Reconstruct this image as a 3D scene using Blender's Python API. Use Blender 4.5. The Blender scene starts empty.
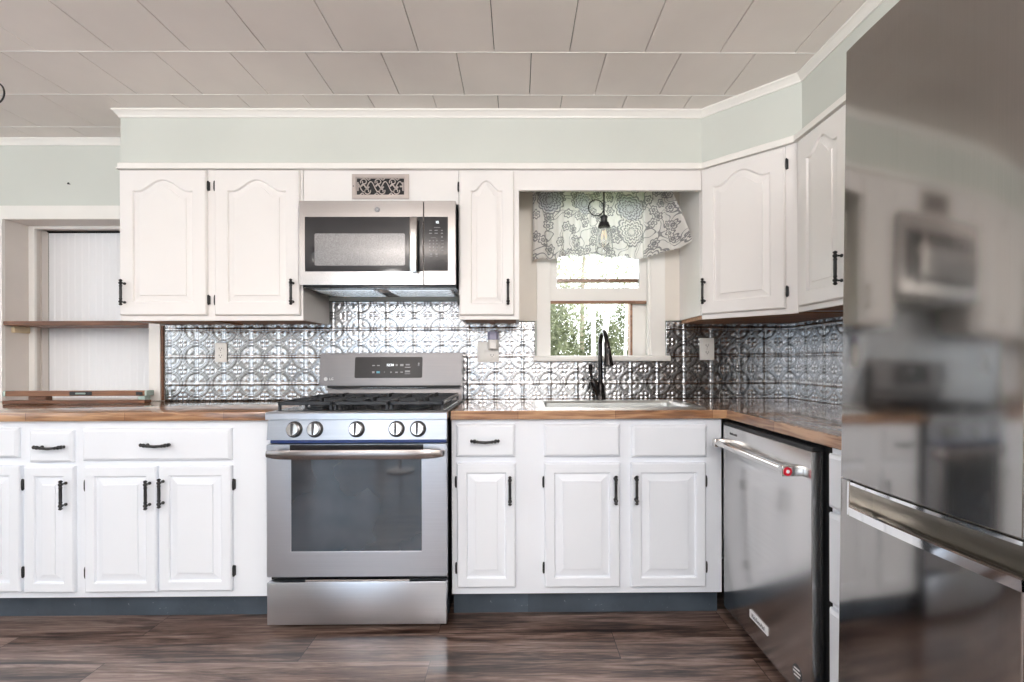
import bpy, bmesh, math, random
import numpy as np
from mathutils import Vector, Matrix

PI = math.pi
R = math.radians
SC = bpy.context.scene
COL = SC.collection
random.seed(7)

# ------------------------------------------------------------------ materials
def new_mat(name):
    m = bpy.data.materials.new(name)
    m.use_nodes = True
    return m, m.node_tree, m.node_tree.nodes['Principled BSDF']

def N(nt, typ, **kw):
    n = nt.nodes.new(typ)
    for k, v in kw.items():
        if k == 'inp':
            for a, b in v.items():
                n.inputs[a].default_value = b
        else:
            setattr(n, k, v)
    return n

def L(nt, a, b):
    nt.links.new(a, b)

def math_n(nt, op, a, b=None, c=None, clamp=False):
    n = nt.nodes.new('ShaderNodeMath')
    n.operation = op
    n.use_clamp = clamp
    for i, v in enumerate((a, b, c)):
        if v is None:
            continue
        if isinstance(v, (int, float)):
            n.inputs[i].default_value = v
        else:
            nt.links.new(v, n.inputs[i])
    return n.outputs[0]

def ramp(nt, fac, stops):
    n = nt.nodes.new('ShaderNodeValToRGB')
    cr = n.color_ramp
    while len(cr.elements) < len(stops):
        cr.elements.new(0.5)
    for e, (p, c) in zip(cr.elements, stops):
        e.position = p
        e.color = (c[0], c[1], c[2], 1)
    nt.links.new(fac, n.inputs[0])
    return n.outputs[0]

def mixc(nt, fac, a, b, mode='MIX'):
    n = nt.nodes.new('ShaderNodeMix')
    n.data_type = 'RGBA'
    n.blend_type = mode
    if isinstance(fac, (int, float)):
        n.inputs[0].default_value = fac
    else:
        nt.links.new(fac, n.inputs[0])
    for i, v in ((6, a), (7, b)):
        if isinstance(v, tuple):
            n.inputs[i].default_value = (v[0], v[1], v[2], 1)
        else:
            nt.links.new(v, n.inputs[i])
    return n.outputs[2]

def plain(name, col, rough=0.5, metal=0.0, noise=0.0, scale=8, bump=0.0, coat=0.0, stretch=None, spec=None):
    m, nt, b = new_mat(name)
    b.inputs['Base Color'].default_value = (*col, 1)
    b.inputs['Roughness'].default_value = rough
    b.inputs['Metallic'].default_value = metal
    if spec is not None:
        b.inputs['Specular IOR Level'].default_value = spec
    if coat:
        b.inputs['Coat Weight'].default_value = coat
        b.inputs['Coat Roughness'].default_value = 0.05
    tc = N(nt, 'ShaderNodeTexCoord')
    mp = N(nt, 'ShaderNodeMapping')
    if stretch:
        mp.inputs['Scale'].default_value = stretch
    L(nt, tc.outputs['Object'], mp.inputs[0])
    nz = N(nt, 'ShaderNodeTexNoise', inp={'Scale': scale, 'Detail': 4.0})
    L(nt, mp.outputs[0], nz.inputs['Vector'])
    if noise:
        d = tuple(max(0, c * (1 - noise)) for c in col)
        u = tuple(min(1, c * (1 + noise)) for c in col)
        L(nt, ramp(nt, nz.outputs['Fac'], [(0.3, d), (0.7, u)]), b.inputs['Base Color'])
    if bump:
        bp = N(nt, 'ShaderNodeBump', inp={'Strength': bump, 'Distance': 0.002})
        L(nt, nz.outputs['Fac'], bp.inputs['Height'])
        L(nt, bp.outputs[0], b.inputs['Normal'])
    return m

M = {}
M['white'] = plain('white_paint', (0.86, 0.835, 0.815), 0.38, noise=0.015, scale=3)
M['white_cool_cast'] = plain('white_paint_cool_cast', (0.775, 0.81, 0.865), 0.36, noise=0.015, scale=3)  # same white with the cool light on the lower cabinets tinted in
M['trimw'] = plain('trim_paint', (0.87, 0.85, 0.81), 0.4, noise=0.01)
M['sage'] = plain('sage_paint', (0.635, 0.66, 0.615), 0.6, noise=0.03, scale=2)
M['wallwhite'] = plain('wall_paint', (0.74, 0.70, 0.64), 0.6, noise=0.02, scale=2)
M['niche_side'] = plain('niche_paint', (0.74, 0.69, 0.65), 0.6, noise=0.04, scale=3)
M['beige'] = plain('recess_paint', (0.80, 0.75, 0.68), 0.5, noise=0.03, scale=4)
M['ceil'] = plain('ceiling_tile_paint', (0.84, 0.785, 0.75), 0.65, noise=0.05, scale=2.2)
M['ceil_gap'] = plain('ceiling_gap', (0.10, 0.09, 0.08), 0.8, noise=0.1)
M['edge_glint'] = plain('edge_glint_line', (0.93, 0.91, 0.89), 0.5, noise=0.05)  # near-white for the light caught along tile row edges
M['black'] = plain('black_iron', (0.012, 0.012, 0.013), 0.38, metal=0.0, noise=0.2, scale=40)
M['bronze'] = plain('bronze', (0.02, 0.017, 0.016), 0.22, metal=0.6, noise=0.3, scale=20)
M['enamel'] = plain('black_enamel', (0.012, 0.012, 0.014), 0.16, noise=0.1)
M['gasket'] = plain('dark_gap', (0.008, 0.008, 0.009), 0.6, noise=0.1)
M['grate'] = plain('cast_iron', (0.018, 0.02, 0.024), 0.42, noise=0.3, scale=60, bump=0.2)
M['kick'] = plain('kick_paint', (0.075, 0.10, 0.13), 0.5, noise=0.25, scale=14)
M['chrome'] = plain('chrome', (0.88, 0.88, 0.88), 0.06, metal=1.0, noise=0.01)
M['plastic'] = plain('white_plastic', (0.85, 0.83, 0.79), 0.35, noise=0.01)
M['slot'] = plain('slot_dark', (0.03, 0.03, 0.03), 0.6, noise=0.1)
M['lav'] = plain('lavender_plastic', (0.44, 0.42, 0.58), 0.25, noise=0.05)
M['red'] = plain('red_enamel', (0.50, 0.01, 0.03), 0.3, noise=0.05)
M['blue'] = plain('blue_film', (0.012, 0.03, 0.13), 0.3, noise=0.1)
M['mark'] = plain('print_white', (0.75, 0.75, 0.76), 0.5, noise=0.02)
M['markdim'] = plain('print_grey', (0.28, 0.28, 0.29), 0.5, noise=0.02)
M['markblue'] = plain('print_blue', (0.10, 0.35, 0.45), 0.5, noise=0.02)
M['markdark'] = plain('print_dark', (0.06, 0.06, 0.065), 0.45, noise=0.05)
M['nickel'] = plain('nickel_register', (0.52, 0.46, 0.43), 0.35, metal=0.55, noise=0.05)
M['darkwood'] = plain('raw_wood', (0.17, 0.075, 0.04), 0.45, noise=0.4, scale=6, stretch=(1, 14, 14))
M['underwood'] = plain('cabinet_underside_wood', (0.42, 0.22, 0.11), 0.5, noise=0.35, scale=6, stretch=(1, 12, 12))
M['levelwood'] = plain('level_wood', (0.26, 0.12, 0.06), 0.4, noise=0.3, scale=6, stretch=(1, 14, 14))
M['paleboard'] = plain('pale_wood', (0.62, 0.50, 0.33), 0.6, noise=0.2)
M['mint'] = plain('mint_metal', (0.45, 0.55, 0.50), 0.35, metal=0.4, noise=0.1)
M['glassy_black'] = plain('black_glass', (0.02, 0.02, 0.022), 0.05, noise=0.05, spec=0.6)
M['fridge_side'] = plain('fridge_side_paint', (0.55, 0.51, 0.47), 0.4, noise=0.03)
M['taupe'] = plain('taupe_paint', (0.50, 0.49, 0.48), 0.6, noise=0.03)
M['panelgrey'] = plain('display_glass', (0.035, 0.032, 0.032), 0.25, noise=0.1, spec=0.25)
M['beam'] = plain('window_bare_wood', (0.30, 0.16, 0.10), 0.55, noise=0.4, scale=12, stretch=(1, 8, 8))

def steel(name, col, rough, brush='x', amt=0.06, bump=0.02):
    m, nt, b = new_mat(name)
    b.inputs['Metallic'].default_value = 1.0
    tc = N(nt, 'ShaderNodeTexCoord')
    mp = N(nt, 'ShaderNodeMapping')
    mp.inputs['Scale'].default_value = {'x': (0.6, 60, 260), 'z': (260, 260, 0.6)}[brush]
    L(nt, tc.outputs['Object'], mp.inputs[0])
    nz = N(nt, 'ShaderNodeTexNoise', inp={'Scale': 3.0, 'Detail': 3.0})
    L(nt, mp.outputs[0], nz.inputs['Vector'])
    big = N(nt, 'ShaderNodeTexNoise', inp={'Scale': 2.2, 'Detail': 1.0})
    L(nt, tc.outputs['Object'], big.inputs['Vector'])
    d = tuple(c * (1 - amt) for c in col)
    u = tuple(min(1, c * (1 + amt)) for c in col)
    L(nt, ramp(nt, nz.outputs['Fac'], [(0.3, d), (0.7, u)]), b.inputs['Base Color'])
    L(nt, math_n(nt, 'MULTIPLY_ADD', nz.outputs['Fac'], 0.06, rough - 0.03), b.inputs['Roughness'])
    bp = N(nt, 'ShaderNodeBump', inp={'Strength': bump, 'Distance': 0.02})
    L(nt, big.outputs['Fac'], bp.inputs['Height'])
    L(nt, bp.outputs[0], b.inputs['Normal'])
    return m

M['steel'] = steel('range_steel', (0.58, 0.60, 0.645), 0.30)
M['steel_panel'] = steel('control_panel_steel', (0.36, 0.375, 0.41), 0.30)
M['steel_bg'] = steel('backguard_steel', (0.165, 0.16, 0.163), 0.33)
M['steel_warm'] = steel('microwave_steel', (0.54, 0.515, 0.50), 0.24)
M['steel_dw'] = steel('dishwasher_steel', (0.66, 0.65, 0.64), 0.22)
M['steel_fridge'] = steel('fridge_steel', (0.37, 0.355, 0.34), 0.10, brush='z', amt=0.03, bump=0.012)
M['steel_fridge_in'] = steel('fridge_pocket', (0.42, 0.40, 0.36), 0.35)
M['steel_sink'] = steel('sink_steel', (0.60, 0.60, 0.58), 0.28)
M['steel_dark'] = steel('handle_steel', (0.27, 0.245, 0.24), 0.25)
M['steel_bright'] = steel('bar_steel', (0.64, 0.62, 0.60), 0.16)

# embossed tin
def tin():
    m, nt, b = new_mat('embossed_tin')
    b.inputs['Metallic'].default_value = 1.0
    b.inputs['Roughness'].default_value = 0.24
    tc = N(nt, 'ShaderNodeTexCoord')
    nz = N(nt, 'ShaderNodeTexNoise', inp={'Scale': 5.0, 'Detail': 4.0})
    L(nt, tc.outputs['Object'], nz.inputs['Vector'])
    # dark patina settled in the pressed grooves (vertex attribute: groove depth)
    at = N(nt, 'ShaderNodeAttribute', attribute_name='groove')
    base = ramp(nt, nz.outputs['Fac'], [(0.3, (0.57, 0.572, 0.578)), (0.7, (0.70, 0.702, 0.708))])
    L(nt, mixc(nt, at.outputs['Fac'], base, (0.06, 0.062, 0.068)), b.inputs['Base Color'])
    return m
M['tin'] = tin()

def wood_counter(name, rot):
    m, nt, b = new_mat(name)
    tc = N(nt, 'ShaderNodeTexCoord')
    mp = N(nt, 'ShaderNodeMapping')
    mp.inputs['Rotation'].default_value = (0, 0, rot)
    L(nt, tc.outputs['Object'], mp.inputs[0])
    br = N(nt, 'ShaderNodeTexBrick', offset=0.37, inp={'Scale': 1.0, 'Mortar Size': 0.0012, 'Brick Width': 0.42, 'Row Height': 0.042, 'Bias': 0.0})
    br.inputs['Color1'].default_value = (0.12, 0.12, 0.12, 1)
    br.inputs['Color2'].default_value = (0.95, 0.95, 0.95, 1)
    br.inputs['Mortar'].default_value = (0.1, 0.1, 0.1, 1)
    L(nt, mp.outputs[0], br.inputs['Vector'])
    mp2 = N(nt, 'ShaderNodeMapping')
    mp2.inputs['Scale'].default_value = (5, 60, 60)
    L(nt, mp.outputs[0], mp2.inputs[0])
    nz = N(nt, 'ShaderNodeTexNoise', inp={'Scale': 1.0, 'Detail': 6.0, 'Distortion': 0.6})
    L(nt, mp2.outputs[0], nz.inputs['Vector'])
    f = math_n(nt, 'ADD', math_n(nt, 'MULTIPLY', br.outputs['Color'], 0.42), math_n(nt, 'MULTIPLY_ADD', nz.outputs['Fac'], 1.3, -0.30))
    c = ramp(nt, f, [(0.25, (0.08, 0.033, 0.014)), (0.5, (0.24, 0.108, 0.045)), (0.8, (0.46, 0.26, 0.13))])
    L(nt, c, b.inputs['Base Color'])
    b.inputs['Roughness'].default_value = 0.4
    b.inputs['Coat Weight'].default_value = 1.0
    b.inputs['Coat Roughness'].default_value = 0.05
    return m
M['counter'] = wood_counter('butcher_block', 0)
M['counter_y'] = wood_counter('butcher_block_cross', PI / 2)

def floor_mat():
    m, nt, b = new_mat('plank_floor')
    tc = N(nt, 'ShaderNodeTexCoord')
    mp = N(nt, 'ShaderNodeMapping')
    mp.inputs['Location'].default_value = (0.33, 0.0, 0)
    L(nt, tc.outputs['Object'], mp.inputs[0])
    br = N(nt, 'ShaderNodeTexBrick', offset=0.41, inp={'Scale': 1.0, 'Mortar Size': 0.0016, 'Brick Width': 1.21, 'Row Height': 0.18, 'Bias': 0.0})
    br.inputs['Color1'].default_value = (0.1, 0.1, 0.1, 1)
    br.inputs['Color2'].default_value = (0.9, 0.9, 0.9, 1)
    br.inputs['Mortar'].default_value = (0.5, 0.5, 0.5, 1)
    L(nt, mp.outputs[0], br.inputs['Vector'])
    sep = N(nt, 'ShaderNodeSeparateXYZ')
    L(nt, mp.outputs[0], sep.inputs[0])
    cmb = N(nt, 'ShaderNodeCombineXYZ')
    L(nt, math_n(nt, 'MULTIPLY', sep.outputs[0], 1.1), cmb.inputs[0])
    L(nt, math_n(nt, 'MULTIPLY', sep.outputs[1], 11.0), cmb.inputs[1])
    L(nt, math_n(nt, 'MULTIPLY', br.outputs['Color'], 7.3), cmb.inputs[2])
    nz = N(nt, 'ShaderNodeTexNoise', inp={'Scale': 1.6, 'Detail': 9.0, 'Roughness': 0.66, 'Distortion': 0.9})
    L(nt, cmb.outputs[0], nz.inputs['Vector'])
    nz2 = N(nt, 'ShaderNodeTexNoise', inp={'Scale': 7.0, 'Detail': 5.0, 'Distortion': 0.8})
    L(nt, cmb.outputs[0], nz2.inputs['Vector'])
    cm2 = N(nt, 'ShaderNodeCombineXYZ')
    L(nt, math_n(nt, 'MULTIPLY', sep.outputs[0], 5.0), cm2.inputs[0])
    L(nt, math_n(nt, 'MULTIPLY', sep.outputs[1], 95.0), cm2.inputs[1])
    L(nt, math_n(nt, 'MULTIPLY', br.outputs['Color'], 9.1), cm2.inputs[2])
    nz3 = N(nt, 'ShaderNodeTexNoise', inp={'Scale': 1.0, 'Detail': 5.0, 'Roughness': 0.7, 'Distortion': 0.5})
    L(nt, cm2.outputs[0], nz3.inputs['Vector'])
    f = math_n(nt, 'ADD', math_n(nt, 'MULTIPLY_ADD', nz3.outputs['Fac'], 0.46, -0.23), math_n(nt, 'MULTIPLY', nz.outputs['Fac'], 0.80))
    f = math_n(nt, 'ADD', f,
               math_n(nt, 'ADD', math_n(nt, 'MULTIPLY', nz2.outputs['Fac'], 0.20), math_n(nt, 'MULTIPLY', br.outputs['Color'], 0.10)))
    c = ramp(nt, f, [(0.40, (0.009, 0.005, 0.004)), (0.48, (0.056, 0.032, 0.024)), (0.57, (0.142, 0.090, 0.071)), (0.70, (0.285, 0.212, 0.182))])
    c = mixc(nt, br.outputs['Fac'], c, (0.012, 0.008, 0.007))
    L(nt, c, b.inputs['Base Color'])
    L(nt, math_n(nt, 'MULTIPLY_ADD', nz2.outputs['Fac'], 0.16, 0.24), b.inputs['Roughness'])
    b.inputs['Coat Weight'].default_value = 0.35
    b.inputs['Coat Roughness'].default_value = 0.12
    bp = N(nt, 'ShaderNodeBump', inp={'Strength': 0.15, 'Distance': 0.002})
    L(nt, math_n(nt, 'SUBTRACT', nz2.outputs['Fac'], br.outputs['Fac']), bp.inputs['Height'])
    L(nt, bp.outputs[0], b.inputs['Normal'])
    return m
M['floor'] = floor_mat()

def kick_mat():
    m, nt, b = new_mat('scuffed_kick_paint')
    tc = N(nt, 'ShaderNodeTexCoord')
    nz = N(nt, 'ShaderNodeTexNoise', inp={'Scale': 5.0, 'Detail': 4.0})
    L(nt, tc.outputs['Object'], nz.inputs['Vector'])
    sp = N(nt, 'ShaderNodeTexNoise', inp={'Scale': 38.0, 'Detail': 6.0, 'Distortion': 1.5})
    L(nt, tc.outputs['Object'], sp.inputs['Vector'])
    base = ramp(nt, nz.outputs['Fac'], [(0.3, (0.033, 0.045, 0.06)), (0.7, (0.066, 0.088, 0.115))])
    sc = ramp(nt, sp.outputs['Fac'], [(0.69, (0, 0, 0)), (0.76, (0.6, 0.6, 0.6))])
    L(nt, mixc(nt, sc, base, (0.42, 0.45, 0.47)), b.inputs['Base Color'])
    b.inputs['Roughness'].default_value = 0.45
    return m
M['kick'] = kick_mat()

def bead_mat():
    m, nt, b = new_mat('beadboard_paint')
    tc = N(nt, 'ShaderNodeTexCoord')
    nz = N(nt, 'ShaderNodeTexNoise', inp={'Scale': 2.0})
    L(nt, tc.outputs['Object'], nz.inputs['Vector'])
    L(nt, ramp(nt, nz.outputs['Fac'], [(0.3, (0.87, 0.88, 0.90)), (0.7, (0.90, 0.91, 0.93))]), b.inputs['Base Color'])
    b.inputs['Roughness'].default_value = 0.45
    return m
M['bead'] = bead_mat()

def glass_mat(name, tint=(1, 1, 1)):
    m, nt, b = new_mat(name)
    b.inputs['Base Color'].default_value = (*tint, 1)
    b.inputs['Roughness'].default_value = 0.0
    b.inputs['Transmission Weight'].default_value = 1.0
    b.inputs['IOR'].default_value = 1.45
    nz = N(nt, 'ShaderNodeTexNoise', inp={'Scale': 3.0})
    bp = N(nt, 'ShaderNodeBump', inp={'Strength': 0.01, 'Distance': 0.001})
    L(nt, nz.outputs['Fac'], bp.inputs['Height'])
    L(nt, bp.outputs[0], b.inputs['Normal'])
    return m
M['bulbglass'] = glass_mat('clear_bulb_glass')

def pane_mat():
    m, nt, b = new_mat('window_pane_glass')
    out = nt.nodes['Material Output']
    tr = N(nt, 'ShaderNodeBsdfTransparent')
    gl = N(nt, 'ShaderNodeBsdfGlossy', inp={'Roughness': 0.02})
    fr = N(nt, 'ShaderNodeFresnel', inp={'IOR': 1.35})
    mx = N(nt, 'ShaderNodeMixShader')
    L(nt, fr.outputs[0], mx.inputs[0])
    L(nt, tr.outputs[0], mx.inputs[1])
    L(nt, gl.outputs[0], mx.inputs[2])
    L(nt, mx.outputs[0], out.inputs[0])
    return m
M['pane'] = pane_mat()

def oven_glass():
    m, nt, b = new_mat('oven_window_glass')
    b.inputs['Base Color'].default_value = (0.02, 0.028, 0.038, 1)
    b.inputs['Roughness'].default_value = 0.05
    b.inputs['Specular IOR Level'].default_value = 1.0
    b.inputs['IOR'].default_value = 1.55
    tc = N(nt, 'ShaderNodeTexCoord')
    nz = N(nt, 'ShaderNodeTexNoise', inp={'Scale': 2.5, 'Detail': 3.0})
    L(nt, tc.outputs['Object'], nz.inputs['Vector'])
    L(nt, ramp(nt, nz.outputs['Fac'], [(0.35, (0.010, 0.018, 0.026)), (0.7, (0.05, 0.065, 0.085))]), b.inputs['Base Color'])
    return m
M['ovenglass'] = oven_glass()

def mesh_screen():
    m, nt, b = new_mat('microwave_screen')
    b.inputs['Base Color'].default_value = (0.16, 0.16, 0.165, 1)
    b.inputs['Roughness'].default_value = 0.12
    b.inputs['IOR'].default_value = 1.9
    tc = N(nt, 'ShaderNodeTexCoord')
    vo = N(nt, 'ShaderNodeTexVoronoi', inp={'Scale': 320.0})
    L(nt, tc.outputs['Object'], vo.inputs['Vector'])
    L(nt, ramp(nt, vo.outputs['Distance'], [(0.2, (0.10, 0.10, 0.105)), (0.6, (0.27, 0.27, 0.275))]), b.inputs['Base Color'])
    return m
M['screen'] = mesh_screen()

def emit(name, col, s):
    m, nt, b = new_mat(name)
    b.inputs['Base Color'].default_value = (*col, 1)
    b.inputs['Emission Color'].default_value = (*col, 1)
    b.inputs['Emission Strength'].default_value = s
    return m
M['lit'] = emit('lit_digits', (0.9, 0.95, 1.0), 1.5)
M['filament'] = emit('bulb_filament', (1.0, 0.75, 0.45), 1.2)
M['lampglow'] = emit('lamp_diffuser', (1.0, 0.93, 0.84), 4.0)

def curtain_mat():
    m, nt, b = new_mat('floral_curtain')
    uv = N(nt, 'ShaderNodeUVMap', uv_map='cloth')
    nzd = N(nt, 'ShaderNodeTexNoise', inp={'Scale': 9.0, 'Detail': 1.0})
    L(nt, uv.outputs[0], nzd.inputs['Vector'])
    dark = None
    def rosette(scale, petals, rings, inner_off, rnd):
        vo = N(nt, 'ShaderNodeTexVoronoi', voronoi_dimensions='2D', inp={'Scale': scale, 'Randomness': rnd})
        L(nt, uv.outputs[0], vo.inputs['Vector'])
        mulv = N(nt, 'ShaderNodeVectorMath', operation='SCALE', inp={'Scale': 1.0})
        L(nt, uv.outputs[0], mulv.inputs[0])
        sub = N(nt, 'ShaderNodeVectorMath', operation='SUBTRACT')
        L(nt, mulv.outputs[0], sub.inputs[0])
        L(nt, vo.outputs['Position'], sub.inputs[1])
        sp = N(nt, 'ShaderNodeSeparateXYZ')
        L(nt, sub.outputs[0], sp.inputs[0])
        ang = math_n(nt, 'ARCTAN2', sp.outputs[1], sp.outputs[0])
        rr = math_n(nt, 'MULTIPLY', vo.outputs['Distance'], 1.0)
        cs = N(nt, 'ShaderNodeSeparateColor')
        L(nt, vo.outputs['Color'], cs.inputs[0])
        cosn = math_n(nt, 'ABSOLUTE', math_n(nt, 'SINE', math_n(nt, 'MULTIPLY_ADD', ang, petals / 2.0, math_n(nt, 'MULTIPLY', cs.outputs[0], 6.0))))
        acc = None
        for (rad, amp, w) in rings:
            tgt = math_n(nt, 'MULTIPLY_ADD', cosn, amp, rad)
            d = math_n(nt, 'ABSOLUTE', math_n(nt, 'SUBTRACT', rr, tgt))
            v = math_n(nt, 'LESS_THAN', d, w)
            acc = v if acc is None else math_n(nt, 'MAXIMUM', acc, v)
        inside = math_n(nt, 'LESS_THAN', rr, rings[-1][0])
        return acc, inside, cs.outputs[1]
    a1, in1, c1 = rosette(5.2, 12, [(0.08, 0.05, 0.018), (0.17, 0.06, 0.02), (0.27, 0.06, 0.018), (0.36, 0.06, 0.022)], 0, 0.8)
    big = math_n(nt, 'GREATER_THAN', c1, 0.48)
    a1 = math_n(nt, 'MULTIPLY', a1, big); in1 = math_n(nt, 'MULTIPLY', in1, big)
    a2, in2, c2 = rosette(13.0, 6, [(0.06, 0.06, 0.05), (0.22, 0.12, 0.05)], 0, 1.0)
    # stems: iso-lines of a noise
    st = N(nt, 'ShaderNodeTexNoise', noise_dimensions='2D', inp={'Scale': 11.0, 'Detail': 0.5})
    L(nt, uv.outputs[0], st.inputs['Vector'])
    stem = math_n(nt, 'LESS_THAN', math_n(nt, 'ABSOLUTE', math_n(nt, 'SUBTRACT', st.outputs['Fac'], 0.5)), 0.012)
    stem2 = math_n(nt, 'LESS_THAN', math_n(nt, 'ABSOLUTE', math_n(nt, 'SUBTRACT', st.outputs['Fac'], 0.62)), 0.012)
    out1 = math_n(nt, 'SUBTRACT', 1.0, in1)
    small = math_n(nt, 'MULTIPLY', out1, math_n(nt, 'MAXIMUM', a2, math_n(nt, 'MAXIMUM', stem, stem2)))
    lines = math_n(nt, 'MAXIMUM', a1, small, clamp=True)
    # soft grey-blue fills in some blooms
    fill1 = math_n(nt, 'MULTIPLY', in1, math_n(nt, 'GREATER_THAN', c1, 0.60))
    fill2 = math_n(nt, 'MULTIPLY', math_n(nt, 'MULTIPLY', in2, out1), math_n(nt, 'GREATER_THAN', c2, 0.5))
    base = mixc(nt, math_n(nt, 'MULTIPLY', fill1, 0.5), (0.90, 0.88, 0.85), (0.45, 0.49, 0.58))
    base = mixc(nt, math_n(nt, 'MULTIPLY', fill2, 0.45), base, (0.40, 0.39, 0.40))
    c = mixc(nt, math_n(nt, 'MULTIPLY', lines, 0.72), base, (0.13, 0.135, 0.15))
    L(nt, c, b.inputs['Base Color'])
    b.inputs['Roughness'].default_value = 0.9
    out = nt.nodes['Material Output']
    tl = N(nt, 'ShaderNodeBsdfTranslucent')
    L(nt, c, tl.inputs['Color'])
    mx = N(nt, 'ShaderNodeMixShader', inp={0: 0.42})
    L(nt, b.outputs[0], mx.inputs[1])
    L(nt, tl.outputs[0], mx.inputs[2])
    L(nt, mx.outputs[0], out.inputs[0])
    return m
M['curtain'] = curtain_mat()

def leaf_mat(name, a, c):
    m, nt, b = new_mat(name)
    tc = N(nt, 'ShaderNodeTexCoord')
    nz = N(nt, 'ShaderNodeTexNoise', inp={'Scale': 4.0, 'Detail': 3.0})
    L(nt, tc.outputs['Object'], nz.inputs['Vector'])
    col = ramp(nt, nz.outputs['Fac'], [(0.3, a), (0.7, c)])
    L(nt, col, b.inputs['Base Color'])
    tl = N(nt, 'ShaderNodeBsdfTranslucent')
    L(nt, col, tl.inputs['Color'])
    mx = N(nt, 'ShaderNodeMixShader', inp={0: 0.4})
    out = nt.nodes['Material Output']
    L(nt, b.outputs[0], mx.inputs[1])
    L(nt, tl.outputs[0], mx.inputs[2])
    L(nt, mx.outputs[0], out.inputs[0])
    return m
M['leaf'] = leaf_mat('birch_leaves', (0.15, 0.165, 0.10), (0.30, 0.31, 0.225))
M['leaf2'] = leaf_mat('bush_leaves', (0.06, 0.07, 0.035), (0.17, 0.18, 0.11))
M['birch'] = plain('birch_bark', (0.72, 0.70, 0.66), 0.7, noise=0.25, scale=14)
M['bark'] = plain('dark_bark', (0.20, 0.16, 0.13), 0.8, noise=0.3, scale=14)
M['ground'] = plain('lawn', (0.22, 0.30, 0.12), 0.9, noise=0.4, scale=3)

# ------------------------------------------------------------------ mesh helpers
def box(bm, x0, x1, y0, y1, z0, z1, bev=0.0, mi=0, seg=1):
    vs = [bm.verts.new(p) for p in ((x0, y0, z0), (x1, y0, z0), (x1, y1, z0), (x0, y1, z0), (x0, y0, z1), (x1, y0, z1), (x1, y1, z1), (x0, y1, z1))]
    fs = [bm.faces.new([vs[i] for i in q]) for q in ((0, 3, 2, 1), (4, 5, 6, 7), (0, 1, 5, 4), (1, 2, 6, 5), (2, 3, 7, 6), (3, 0, 4, 7))]
    for f in fs:
        f.material_index = mi
    if bev:
        es = list({e for f in fs for e in f.edges})
        r = bmesh.ops.bevel(bm, geom=es, offset=bev, segments=seg, profile=0.5, affect='EDGES')
        for f in r['faces']:
            f.material_index = mi
    return vs

def rings(bm, rs, close=True, cap0=True, cap1=True, mi=0, fan=False):
    """bridge a list of rings (each a list of points)"""
    vr = [[bm.verts.new(p) for p in r] for r in rs]
    n = len(vr[0])
    for a, b in zip(vr, vr[1:]):
        for i in range(n if close else n - 1):
            j = (i + 1) % n
            f = bm.faces.new((a[i], a[j], b[j], b[i]))
            f.material_index = mi
    if cap0:
        bm.faces.new(list(reversed(vr[0]))).material_index = mi
    if cap1:
        bm.faces.new(vr[-1]).material_index = mi
    return vr

def frame_of(d):
    d = Vector(d).normalized()
    a = Vector((0, 0, 1)) if abs(d.z) < 0.9 else Vector((1, 0, 0))
    u = d.cross(a).normalized()
    return u, d.cross(u).normalized() * -1

def lathe(bm, p0, axis, prof, n=16, mi=0, cap0=True, cap1=True):
    """prof: list of (distance along axis, radius)"""
    p0 = Vector(p0); ax = Vector(axis).normalized()
    u, v = frame_of(ax)
    rs = [[p0 + ax * t + (u * math.cos(2 * PI * i / n) + v * math.sin(2 * PI * i / n)) * max(r, 1e-5) for i in range(n)] for t, r in prof]
    rings(bm, rs, mi=mi, cap0=cap0, cap1=cap1)

def tube(bm, pts, rad, n=8, mi=0, closed=False):
    pts = [Vector(p) for p in pts]
    m = len(pts)
    rr = rad if isinstance(rad, (list, tuple)) else [rad] * m
    rs = []
    u = None
    for i, p in enumerate(pts):
        if closed:
            t = pts[(i + 1) % m] - pts[(i - 1) % m]
        else:
            t = pts[min(i + 1, m - 1)] - pts[max(i - 1, 0)]
        t.normalize()
        if u is None:
            u, v = frame_of(t)
        else:
            u = (u - t * u.dot(t)).normalized()
            v = t.cross(u)
        v = t.cross(u)
        rs.append([p + (u * math.cos(2 * PI * k / n) + v * math.sin(2 * PI * k / n)) * rr[i] for k in range(n)])
    if closed:
        rs.append(rs[0])
        rings(bm, rs, cap0=False, cap1=False, mi=mi)
    else:
        rings(bm, rs, mi=mi)

def prism(bm, poly, axis, a, b, mi=0):
    """extrude 2D polygon; axis 'x': poly=(y,z); 'y': poly=(x,z); 'z': poly=(x,y)"""
    def P(q, t):
        return {'x': (t, q[0], q[1]), 'y': (q[0], t, q[1]), 'z': (q[0], q[1], t)}[axis]
    rings(bm, [[P(q, a) for q in poly], [P(q, b) for q in poly]], mi=mi)

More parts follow.
